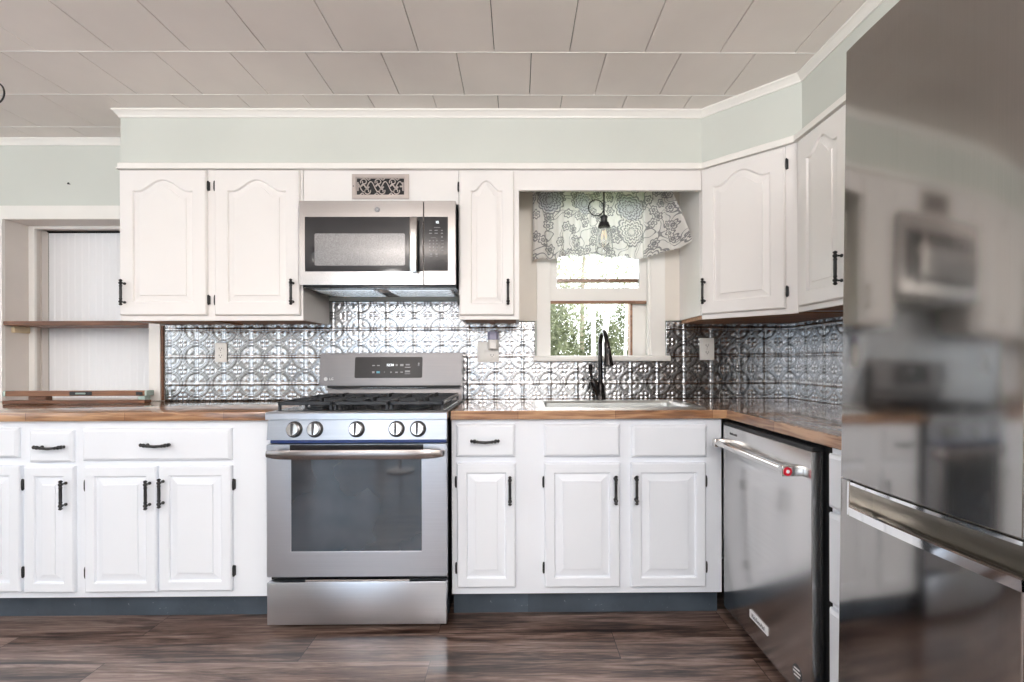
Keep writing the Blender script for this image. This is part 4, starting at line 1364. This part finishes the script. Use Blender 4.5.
# ------------------------------------------------------------------ refrigerator (local x toward the camera, y toward the wall)
def fridge():
    t = thing('refrigerator', 'tall stainless four-door refrigerator with recessed handle', 'refrigerator', (0.785, 1.188, 0), -PI / 2, rx=-0.016)
    WD = 0.424
    HT = 1.885
    zg0, zg1 = 0.748, 0.828
    def front(x):
        return (x - 0.13) ** 2 / (2 * 3.2)
    def door_block(x0, x1, z0, z1, mirror, th=0.075, n=14):
        """bowed front slab with rounded vertical edges"""
        bm = B()
        prof = []
        er = 0.006
        for i in range(n + 1):
            x = x0 + (x1 - x0) * i / n
            e = min(x - x0, x1 - x)
            f = front(x if not mirror else 2 * (WD + 0.003) - x)
            if e < 1e-6: f += er
            prof.append((x, f))
        # add points near edges for the rounding
        full = []
        for i, (x, f) in enumerate(prof):
            if i == 0:
                full += [(x, f)]
                for k in (1, 2, 3):
                    a = PI / 2 * k / 4
                    full.append((x + er * (1 - math.cos(a)), f - er * math.sin(a)))
            elif i == n:
                for k in (3, 2, 1):
                    a = PI / 2 * k / 4
                    full.append((x - er * (1 - math.cos(a)), f - er * math.sin(a)))
                full.append((x, f))
            else:
                full.append((x, f))
        poly = full + [(x1, th), (x0, th)]
        prism(bm, poly, 'z', z0, z1)
        return bm
    bm = B(); box(bm, 0.004, 2 * WD + 0.002, 0.080, 0.690, 0.030, HT - 0.012, 0.004)
    obj('body', bm, 'fridge_side', t)
    for x in (0.06, 2 * WD - 0.06):
        bm = B(); lathe(bm, (x, 0.14, 0.004), (0, 0, 1), [(0, 0.02), (0.012, 0.02), (0.014, 0.012), (0.032, 0.012)], 12)
        obj('foot', bm, 'black', t)
        bm = B(); lathe(bm, (x, 0.66, 0.012), (0, 0, 1), [(0, 0.02), (0.012, 0.02), (0.014, 0.012), (0.02, 0.012)], 12)
        obj('foot', bm, 'black', t)
    for mirror in (False, True):
        a, b = (0.0, WD) if not mirror else (WD + 0.006, 2 * WD + 0.006)
        du = obj('upper_door', door_block(a, b, zg1 + 0.004, HT, mirror), 'steel_fridge', t, ang=25)
        if not mirror:
            bm = B(); lathe(bm, (0.262, front(0.262) + 0.0015, 1.012), (0, -1, 0), [(0, 0.003), (0.0005, 0.0022)], 10)
            obj('dent', bm, 'markdark', du)
        dl = obj('lower_door', door_block(a, b, 0.055, zg0, mirror), 'steel_fridge', t, ang=25)
        # the cheek left of the pocket
        ca, cb = (a, a + 0.033) if not mirror else (b - 0.033, b)
        obj('door_cheek', door_block(ca, cb, zg0 - 0.0005, zg1, mirror, n=3), 'steel_fridge', dl, ang=25)
        pa, pb = (cb, b) if not mirror else (a, ca)
        bm = B()
        # pocket: back wall, roof, curved floor
        def f(x): return front(x if not mirror else 2 * (WD + 0.003) - x)
        rs = []
        n = 12
        for i in range(n + 1):
            x = pa + (pb - pa) * i / n
            y = f(x)
            rs.append([(x, y + 0.010, zg1), (x, y + 0.055, zg1), (x, y + 0.055, zg1 + 0.0), (x, y + 0.055, zg0 + 0.012), (x, y + 0.062, zg0), (x, y + 0.07, zg0), (x, y + 0.07, zg1 + 0.003), (x, y + 0.010, zg1 + 0.003)])
        rings(bm, rs)
        obj('handle_pocket', bm, 'steel_fridge_in', dl)
        # chrome trim: top strip, sloped lower lip, end upright
        bm = B()
        rs = []; rs2 = []
        for i in range(n + 1):
            x = pa + (pb - pa) * i / n
            y = f(x)
            rs.append([(x, y - 0.0015, zg1 - 0.001), (x, y - 0.0015, zg1 - 0.008), (x, y + 0.010, zg1 - 0.010), (x, y + 0.012, zg1 + 0.001)])
            rs2.append([(x, y - 0.002, zg0 - 0.002), (x, y - 0.003, zg0 + 0.017), (x, y + 0.001, zg0 + 0.0195), (x, y + 0.030, zg0 + 0.004), (x, y + 0.03, zg0 - 0.002)])
        rings(bm, rs); rings(bm, rs2)
        ex = pa if not mirror else pb
        s = 1 if not mirror else -1
        bx = sorted((ex - s * 0.001, ex + s * 0.007))
        box(bm, bx[0], bx[1], f(ex) - 0.003, f(ex) + 0.055, zg0 - 0.002, zg1 - 0.0005, 0.001)
        obj('handle_trim', bm, 'chrome', dl)
fridge()

# ------------------------------------------------------------------ sink and faucet
def sink():
    t = thing('sink', 'stainless drop-in sink below the window', 'sink', (0.079, 2.112, 0.906))
    w, d = 0.752, 0.425
    bm = B()
    cells(bm, [0, 0.048, w - 0.048, w], [0, 0.040, d - 0.045, d], lambda i, j: not (i == 1 and j == 1), 0.0003, 0.0075, 'xy')
    bmesh.ops.recalc_face_normals(bm, faces=bm.faces)
    es = [e for e in bm.edges if len(e.link_faces) == 2 and e.calc_face_angle(0) > 0.5 and all(v.co.z > 0.006 for v in e.verts)]
    bmesh.ops.bevel(bm, geom=es, offset=0.003, segments=2, affect='EDGES')
    obj('rim', bm, 'steel_sink', t)
    bm = B()
    def rr(x0, x1, y0, y1, z, r_=0.03):
        out = []
        for cx, cy, a0 in ((x1 - r_, y1 - r_, 0), (x0 + r_, y1 - r_, 90), (x0 + r_, y0 + r_, 180), (x1 - r_, y0 + r_, 270)):
            for k in range(6):
                a = R(a0 + 18 * k); out.append((cx + r_ * math.cos(a), cy + r_ * math.sin(a), z))
        return out
    rings(bm, [rr(0.046, w - 0.046, 0.038, d - 0.043, 0.006, 0.004), rr(0.052, w - 0.052, 0.044, d - 0.05, -0.004, 0.02), rr(0.056, w - 0.056, 0.048, d - 0.054, -0.165), rr(0.085, w - 0.085, 0.077, d - 0.083, -0.185)], cap0=False)
    obj('basin', bm, 'steel_sink', t, recalc=False)
    bm = B(); lathe(bm, (w / 2, d / 2, -0.185), (0, 0, 1), [(0, 0.045), (0.003, 0.045), (0.0035, 0.035), (0.001, 0.03)], 20)
    obj('drain', bm, 'chrome', t)

    t = thing('faucet', 'dark bronze pull-down kitchen faucet behind the sink', 'faucet', (0.443, 2.572, 0.9063))
    bm = B()
    lathe(bm, (0, 0, 0), (0, 0, 1), [(0, 0.029), (0.006, 0.029), (0.012, 0.026), (0.030, 0.0245), (0.055, 0.023), (0.085, 0.020), (0.10, 0.0135)], 20)
    b = obj('base', bm, 'bronze', t)
    bm = B()
    pts = [(0, 0, 0.06 + 0.03 * k) for k in range(9)]
    r_ = 0.066
    for k in range(1, 15):
        a = PI * k / 14 * 0.97
        pts.append((0.010 * k / 14, -r_ + r_ * math.cos(a), 0.30 + r_ * math.sin(a)))
    tube(bm, pts, 0.0115, 14)
    obj('gooseneck', bm, 'bronze', t)
    p = Vector(pts[-1])
    bm = B(); lathe(bm, p + Vector((0, 0, 0.004)), (0.06, -0.10, -1), [(0, 0.013), (0.008, 0.0155), (0.020, 0.016), (0.050, 0.0175), (0.085, 0.021), (0.116, 0.0255), (0.124, 0.0255), (0.127, 0.021)], 20)
    s = obj('spray_head', bm, 'bronze', t)
    bm = B(); box(bm, p.x - 0.004, p.x + 0.010, p.y - 0.026, p.y - 0.018, p.z - 0.06, p.z - 0.03, 0.002)
    obj('spray_button', bm, 'black', s)
    bm = B()
    tube(bm, [(0, 0, 0.02), (-0.016, -0.004, 0.055), (-0.036, -0.008, 0.095), (-0.046, -0.010, 0.118)], [0.020, 0.0215, 0.0205, 0.013], 14)
    tube(bm, [(-0.044, -0.010, 0.108), (-0.053, -0.012, 0.145), (-0.055, -0.012, 0.170), (-0.056, -0.012, 0.194)], [0.009, 0.008, 0.010, 0.0115], 12)
    obj('lever', bm, 'bronze', t)
sink()

# ------------------------------------------------------------------ outlets
def receptacle(parent, cx, cz, y):
    bm = B()
    pts = []
    for k in range(24):
        a = 2 * PI * k / 24
        pts.append((cx + 0.0165 * math.cos(a), cz + max(-0.0125, min(0.0125, 0.0165 * math.sin(a)))))
    prism(bm, pts, 'y', y - 0.0025, y)
    r_ = obj('receptacle', bm, 'plastic', parent)
    bm = B()
    box(bm, cx - 0.008, cx - 0.0055, y - 0.0032, y - 0.002, cz - 0.002, cz + 0.007)
    box(bm, cx + 0.0055, cx + 0.008, y - 0.0032, y - 0.002, cz - 0.001, cz + 0.006)
    lathe(bm, (cx, y - 0.002, cz - 0.007), (0, -1, 0), [(0, 0.0026), (0.0012, 0.0026)], 10)
    obj('slots', bm, 'slot', r_)

def plate(parent, w, h, y=0.0):
    bm = B(); box(bm, -w / 2, w / 2, y - 0.006, y, -h / 2, h / 2, 0.0025, seg=2)
    return obj('cover_plate', bm, 'plastic', parent)

def outlets():
    yb = YW - 0.0065
    t = thing('outlet', 'white duplex outlet on the backsplash left of the range', 'outlet', (-1.654, yb, 1.173), 0, 'wall outlets')
    p = plate(t, 0.066, 0.108)
    for z in (0.0195, -0.0195): receptacle(p, 0, z, -0.006)
    bm = B(); lathe(bm, (0, -0.006, 0), (0, -1, 0), [(0, 0.003), (0.001, 0.0025)], 8); obj('screw', bm, 'nickel', p)
    t = thing('outlet', 'white duplex outlet on the backsplash right of the window', 'outlet', (1.064, yb, 1.184), 0, 'wall outlets')
    p = plate(t, 0.082, 0.124)
    for z in (0.0195, -0.0195): receptacle(p, 0, z, -0.006)
    bm = B(); lathe(bm, (0, -0.006, 0), (0, -1, 0), [(0, 0.003), (0.001, 0.0025)], 8); obj('screw', bm, 'nickel', p)
    t = thing('outlet', 'white switch and outlet plate beside the window, holding a plug-in freshener', 'outlet', (-0.1665, yb, 1.171), 0, 'wall outlets')
    p = plate(t, 0.120, 0.114)
    bm = B(); box(bm, -0.0285, -0.0175, -0.008, -0.006, -0.012, 0.012, 0.001); box(bm, -0.0255, -0.0205, -0.016, -0.007, 0.000, 0.008, 0.001)
    obj('toggle', bm, 'plastic', p)
    receptacle(p, 0.023, -0.0195, -0.006); receptacle(p, 0.023, 0.0195, -0.006)
    t = thing('air_freshener', 'white plug-in air freshener with lavender top, by the window', 'air freshener', (-0.1365, yb - 0.0085, 1.19))
    bm = B()
    def rr(s, z, y0=-0.048):
        w = 0.030 * s
        return [(-w, -0.0003, z), (w, -0.0003, z), (w, y0 * s * 0.7, z), (w * 0.6, y0 * s, z), (-w * 0.6, y0 * s, z), (-w, y0 * s * 0.7, z)]
    rings(bm, [rr(0.86, -0.006), rr(0.98, 0.0), rr(1.0, 0.045), rr(0.97, 0.048)])
    obj('warmer', bm, 'plastic', t)
    bm = B(); rings(bm, [rr(0.93, 0.048), rr(1.0, 0.052), rr(0.97, 0.088), rr(0.86, 0.094)])
    obj('scent_bottle', bm, 'lav', t)
outlets()

# ------------------------------------------------------------------ curtain valance
def curtain():
    t = thing('curtain_valance', 'gathered white floral valance across the sink window', 'curtain', (0, 0, 0))
    bm = B(); lathe(bm, (0.035, 2.632, 2.072), (1, 0, 0), [(0, 0.004), (0.003, 0.010), (0.02, 0.010), (0.022, 0.006), (0.835, 0.006), (0.837, 0.010), (0.855, 0.010), (0.858, 0.004)], 12)
    obj('rod', bm, 'trimw', t)
    for x in (0.058, 0.870):
        bm = B(); box(bm, x - 0.006, x + 0.006, 2.632, YW - 0.0125, 2.064, 2.080, 0.001)
        obj('rod_bracket', bm, 'trimw', t)
    NU, NV = 150, 26
    verts, uvs = [], []
    rnd = random.Random(3)
    ph = [rnd.uniform(0, 6.28) for _ in range(6)]
    for j in range(NV + 1):
        v = j / NV
        for i in range(NU + 1):
            u = i / NU
            zt = 2.088
            # hem: falls gently, lifts toward the right end
            zb = 1.685 - 0.008 * math.sin(u * 9 + 1) + 0.006 * math.sin(u * 31) - 0.012 * (u < 0.1) * (1 - u / 0.1)
            flare = max(0.0, (u - 0.83) / 0.17)
            zb += 0.055 * flare ** 1.4
            z = zt + (zb - zt) * v
            x = 0.084 + 0.742 * u
            x += 0.083 * flare * v ** 1.3
            y = 2.612
            gather = (1 - 0.45 * v)
            amp = 0.006 + 0.010 * v
            # gathers, denser at the ends
            e = 0.35 + 0.9 * (abs(u - 0.5) * 2) ** 1.5
            y += amp * e * (math.sin(u * 52 + ph[0] + 1.2 * math.sin(3 * v)) + 0.6 * math.sin(u * 97 + ph[1]))
            y += 0.004 * gather * math.sin(u * 160 + ph[2])
            y -= 0.030 * math.sin(PI * min(1, v * 0.9)) * 0.6
            y -= 0.115 * flare ** 1.2 * v
            verts.append((x, y, z)); uvs.append((u * 0.96 + 0.02 * math.sin(v * 3 + u * 12), v * 0.42))
    faces = [(j * (NU + 1) + i, (j + 1) * (NU + 1) + i, (j + 1) * (NU + 1) + i + 1, j * (NU + 1) + i + 1) for j in range(NV) for i in range(NU)]
    me = bpy.data.meshes.new('fabric')
    me.from_pydata(verts, [], faces)
    uvl = me.uv_layers.new(name='cloth')
    for lp in me.loops:
        uvl.data[lp.index].uv = uvs[lp.vertex_index]
    for p in me.polygons: p.use_smooth = True
    me.materials.append(M['curtain'])
    o = bpy.data.objects.new('fabric', me); COL.objects.link(o); o.parent = t
curtain()

# ------------------------------------------------------------------ pendants
def pendant(label, x, y, z_sock, z_loop, side, lit=False, shade=True, loop_r=0.040, z_top=H, cs=1.0, watts=0):
    t = thing('pendant_light', label, 'pendant light', (x, y, 0), 0, 'black cord pendants')
    bm = B(); lathe(bm, (0, 0, z_top - 0.0005), (0, 0, -1), [(0, 0.048 * cs), (0.006, 0.048 * cs), (0.016, 0.040 * cs), (0.020, 0.012), (0.030, 0.006)], 24)
    obj('ceiling_canopy', bm, 'black', t)
    bm = B(); tube(bm, [(0, 0, z_top - 0.02), (0.001, 0, (z_loop + z_top) / 2), (0, 0, z_loop), (0, 0, z_sock + 0.04)], 0.0042, 8)
    obj('cord', bm, 'black', t)
    bm = B()
    pts = []
    for k in range(29):
        a = R(60) + 2 * PI * k / 28 * 0.94
        pts.append((side * (loop_r * 1.02 - loop_r * math.cos(a - R(60)) * 1.0), 0.002 * math.sin(a), z_loop - 0.02 + loop_r * 1.05 * math.sin(a - R(60))))
    tube(bm, pts, 0.0030, 8)
    obj('cord_loop', bm, 'black', t)
    bm = B(); lathe(bm, (0, 0, z_sock + 0.045), (0, 0, -1), [(0, 0.006), (0.006, 0.013), (0.012, 0.020), (0.016, 0.0195), (0.020, 0.017), (0.040, 0.017), (0.042, 0.024), (0.052, 0.027), (0.060, 0.031), (0.066, 0.031), (0.068, 0.028)], 24)
    obj('socket', bm, 'black', t)
    zb = z_sock - 0.022
    bm = B()
    lathe(bm, (0, 0, zb), (0, 0, -1), [(0, 0.014), (0.02, 0.016), (0.045, 0.027), (0.065, 0.031), (0.085, 0.027), (0.098, 0.014), (0.102, 0.001)], 24)
    b = obj('bulb', bm, 'bulbglass', t)
    bm = B(); tube(bm, [(0.004, 0, zb - 0.02), (0.008, 0, zb - 0.065), (0, 0.006, zb - 0.03), (-0.008, 0, zb - 0.065), (-0.004, 0, zb - 0.02)], 0.0012, 6)
    obj('filament', bm, 'filament', b)
    if shade:
        bm = B()
        lathe(bm, (0, 0, zb + 0.004), (0, 0, -1), [(0, 0.029), (0.02, 0.036), (0.07, 0.043), (0.120, 0.047), (0.1201, 0.0455), (0.07, 0.0415), (0.02, 0.0345), (0.002, 0.0275)], 28, cap0=False, cap1=False)
        obj('glass_shade', bm, 'bulbglass', t)
    if watts:
        ld = bpy.data.lights.new('bulb_light', 'POINT'); ld.energy = watts; ld.shadow_soft_size = 0.025; ld.color = (1.0, 0.93, 0.85)
        lo = bpy.data.objects.new('bulb_light', ld); COL.objects.link(lo); lo.location = (x, y, zb - 0.055)
    return t
pendant('black pendant with clear glass shade hanging over the sink', 0.452, 2.50, 1.838, 1.938, -1, z_top=H, watts=0)
pendant('black pendant at the ceiling, cut off by the left edge', -2.092, 1.90, 1.75, 2.196, 1, shade=False, loop_r=0.0415, cs=0.35)
pendant('black pendant with bare bulb, seen reflected in the microwave door', -1.49, 1.06, 1.93, 2.15, 1, shade=False)

# ------------------------------------------------------------------ outside the window
def outside():
    bm = B(); box(bm, -14, 18, YW + 0.42, 34, -0.9, -0.7)
    struct('ground_outside', bm, 'ground', label='lawn outside the kitchen window', cat='lawn')
    rnd = random.Random(11)
    def leaves(n, c, rad, size, squash=1.0):
        bm = B()
        for _ in range(n):
            while True:
                p = Vector((rnd.uniform(-1, 1), rnd.uniform(-1, 1), rnd.uniform(-1, 1)))
                if 0.25 < p.length < 1: break
            p = Vector((c[0] + p.x * rad, c[1] + p.y * rad, c[2] + p.z * rad * squash))
            a = Vector((rnd.uniform(-1, 1), rnd.uniform(-1, 1), rnd.uniform(-1, 1))).normalized()
            b = a.cross(Vector((rnd.uniform(-1, 1), rnd.uniform(-1, 1), rnd.uniform(-1, 1)))).normalized()
            s = size * rnd.uniform(0.6, 1.3)
            q = [p - a * s, p - b * s * 0.45, p + a * s, p + b * s * 0.45]
            q[1] += a.cross(b) * s * 0.15; q[3] += a.cross(b) * s * 0.15
            bm.faces.new([bm.verts.new(v) for v in q])
        return bm
    def tree(label, x, y, h, lean, rad, n, mat, bark, r0, crown_z, cr):
        t = thing('tree', label, 'tree', (x, y, -0.7), 0, 'trees outside the window')
        bm = B(); tube(bm, [(lean * k / 8 + 0.03 * math.sin(k), 0, h * k / 8) for k in range(9)], [r0 * (1 - 0.75 * k / 8) for k in range(9)], 9)
        obj('trunk', bm, bark, t)
        obj('crown', leaves(int(n * (2.6 if crown_z < 4 else 0.35)), (lean * 0.7, 0, crown_z), cr, 0.07, 1.3), mat, t, smooth=False, recalc=False)
    tree('slim white birch leaning right, seen beside the faucet', 0.78, 6.2, 6.0, 0.95, 1.0, 260, 'leaf', 'birch', 0.052, 4.6, 0.85)
    tree('straight pale birch behind the faucet spout', 1.22, 8.1, 6.2, 0.15, 1.0, 300, 'leaf', 'birch', 0.055, 4.7, 0.9)
    tree('thin birch near the right window jamb', 2.35, 11.2, 6.2, 0.45, 1.0, 330, 'leaf', 'birch', 0.050, 4.4, 0.9)
    tree('leafy birch near the left window jamb', 0.75, 11.9, 6.0, -0.2, 1.0, 700, 'leaf', 'birch', 0.06, 3.0, 1.15)
    tree('far leafy tree with grey trunk, farthest from the window', 2.3, 18.0, 8, 0.3, 1.0, 2600, 'leaf', 'bark', 0.12, 3.6, 3.0)
    for i, (x, y, r_, lab) in enumerate(((0.72, 9.6, 0.55, 'tall leafy bush outside the window, at left'), (1.75, 10.2, 0.52, 'tall leafy bush outside the window, behind faucet'), (3.0, 13.6, 0.62, 'tall leafy bush outside the window, at right'), (1.0, 14.4, 0.8, 'largest bush far behind the birches'))):
        t = thing('bush', lab, 'bush', (x, y, -0.7), 0, 'bushes outside the window')
        obj('foliage', leaves(2600, (0, 0, r_ * 3.2), r_, 0.055, 2.3), 'leaf2', t, smooth=False, recalc=False)
        bm = B(); tube(bm, [(0, 0, 0), (0.05, 0, r_ * 1.9)], [0.03, 0.015], 8)
        obj('stem', bm, 'bark', t)
outside()

# ------------------------------------------------------------------ added fill lamps, window fill panels and sun
def fill_globe(x, y, label, power, drop=0.42):  # unseen globe added behind the view as soft fill
    t = thing('fill_globe', label, 'fill light', (x, y, 0), 0, 'added fill globes')
    bm = B(); lathe(bm, (0, 0, H - 0.0005), (0, 0, -1), [(0, 0.06), (0.015, 0.06), (0.022, 0.05)], 28)
    obj('ceiling_canopy', bm, 'trimw', t)
    bm = B(); tube(bm, [(0, 0, H - 0.02), (0, 0, H - drop + 0.13)], 0.006, 8)
    obj('stem', bm, 'trimw', t)
    bm = B()
    lathe(bm, (0, 0, H - drop + 0.14), (0, 0, -1), [(0, 0.03), (0.02, 0.032), (0.022, 0.001)], 20)
    obj('holder', bm, 'trimw', t)
    ld = bpy.data.lights.new('globe_fill_light', 'POINT')
    ld.shadow_soft_size = 0.26; ld.energy = power; ld.color = (1.0, 0.965, 0.94)
    o = bpy.data.objects.new('globe_fill_light', ld); COL.objects.link(o)
    o.location = (x, y, H - drop)

EXPO = 0.54
fill_globe(0.25, -0.5, 'added white fill globe hanging behind the camera, toward the sink', 41, 0.38)
fill_globe(-2.9, -0.5, 'added white fill globe hanging out of frame, over the dining side', 11, 0.38)
fill_globe(-1.7, -2.0, 'added white fill globe hanging farthest behind the camera', 30, 0.38)
fill_globe(0.6, -1.9, 'added white fill globe hanging behind the camera, nearest the right wall', 40, 0.38)

def fill_uplighter(x, y, label, power):  # unseen uplight added to bounce fill off the ceiling
    t = thing('fill_uplight', label, 'floor lamp', (x, y, 0), 0, 'added fill uplights')
    bm = B(); lathe(bm, (0, 0, 0), (0, 0, 1), [(0, 0.14), (0.015, 0.14), (0.025, 0.10), (0.03, 0.014)], 28)
    obj('base', bm, 'nickel', t)
    bm = B(); lathe(bm, (0, 0, 0.029), (0, 0, 1), [(0, 0.012), (1.66, 0.012)], 12)
    obj('pole', bm, 'nickel', t)
    bm = B(); lathe(bm, (0, 0, 1.68), (0, 0, 1), [(0, 0.02), (0.02, 0.06), (0.05, 0.12), (0.09, 0.165), (0.092, 0.160), (0.055, 0.115), (0.03, 0.06), (0.025, 0.001)], 32, cap1=False)
    obj('bowl', bm, 'nickel', t)
    ld = bpy.data.lights.new('uplight_fill_light', 'AREA')
    ld.shape = 'DISK'; ld.size = 0.26; ld.energy = power; ld.color = (1.0, 0.965, 0.94)
    o = bpy.data.objects.new('uplight_fill_light', ld); COL.objects.link(o)
    o.location = (x, y, 1.768); o.rotation_euler = (PI, 0, 0)
fill_uplighter(0.7, -0.9, 'added fill uplight behind the camera, on the sink side', 34)
fill_uplighter(-1.2, -0.9, 'added fill uplight behind the camera, on the range side', 34)
fill_uplighter(-3.2, 0.3, 'added fill uplight out of frame beyond the left counter', 14)

def daylight_fill(name, loc, rot, sx, sy, e, col):  # added light panel at a blocked opening, standing in for window light
    ld = bpy.data.lights.new(name, 'AREA')
    ld.shape = 'RECTANGLE'; ld.size = sx; ld.size_y = sy; ld.energy = e; ld.color = col
    o = bpy.data.objects.new(name, ld); COL.objects.link(o)
    o.location = loc; o.rotation_euler = rot
daylight_fill('daylight_fill_rear_door', (-1.95, YB - 0.115, 1.02), (PI / 2, 0, 0), 2.0, 1.95, 21, (0.52, 0.76, 1.0))
daylight_fill('daylight_fill_rear_window', (0.45, YB - 0.115, 1.50), (PI / 2, 0, 0), 1.05, 1.05, 7, (0.62, 0.80, 1.0))
daylight_fill('daylight_fill_left_window', (XL - 0.115, 0.2, 1.45), (PI / 2, 0, -PI / 2), 2.7, 1.25, 15, (0.66, 0.83, 1.0))
# unseen opaque panels added to keep sky light out of the room openings
for nm, a in (('sky_block_panel', (-3.05, -0.85, YB - 0.135, YB - 0.125, 0.0, 2.06)), ('sky_block_panel', (-0.12, 1.02, YB - 0.135, YB - 0.125, 0.93, 2.07)), ('sky_block_panel', (XL - 0.135, XL - 0.125, -1.25, 1.65, 0.78, 2.12))):
    bm = B(); box(bm, *a)
    o = obj(nm, bm, 'wallwhite'); o['kind'] = 'structure'

sun = bpy.data.lights.new('sun', 'SUN'); sun.energy = 6.0; sun.angle = R(3); sun.color = (1.0, 0.95, 0.86)
so = bpy.data.objects.new('sun', sun); COL.objects.link(so)
so.rotation_euler = Vector((-0.75, 0.35, -0.85)).to_track_quat('-Z', 'Y').to_euler()

w = bpy.data.worlds.new('sky'); SC.world = w
w.use_nodes = True
nt = w.node_tree
bg = nt.nodes['Background']
bg.inputs['Color'].default_value = (0.90, 0.95, 1.0, 1)
bg.inputs['Strength'].default_value = 3.4

# ------------------------------------------------------------------ camera
cam = bpy.data.cameras.new('camera')
cam.sensor_width = 36; cam.sensor_fit = 'HORIZONTAL'
cam.lens = 36 * 480.0 / 1024
cam.shift_y = 20.0 / 1024
cam.shift_x = -10.0 / 1024
cam.clip_start = 0.02
co = bpy.data.objects.new('camera', cam); COL.objects.link(co)
psi, rho = -0.0088, 0.0031
fw = Vector((-math.sin(psi), math.cos(psi), 0)); rt_ = Vector((math.cos(psi), math.sin(psi), 0)); up = Vector((0, 0, 1))
r2 = (rt_ - up * rho).normalized(); u2 = (up + rt_ * rho).normalized()
mt = Matrix((r2, u2, -fw)).transposed().to_4x4()
mt.translation = (0, 0, 1.12)
co.matrix_world = mt
SC.camera = co

SC.view_settings.view_transform = 'Standard'
SC.view_settings.look = 'None'
SC.view_settings.gamma = 1.0
SC.view_settings.use_curve_mapping = False
SC.view_settings.exposure = EXPO
SC.cycles.use_denoising = True
SC.cycles.max_bounces = 8
SC.cycles.diffuse_bounces = 5
SC.cycles.glossy_bounces = 5
SC.cycles.transparent_max_bounces = 12
SC.cycles.sample_clamp_indirect = 6.0
SC.cycles.caustics_reflective = False
SC.cycles.caustics_refractive = False
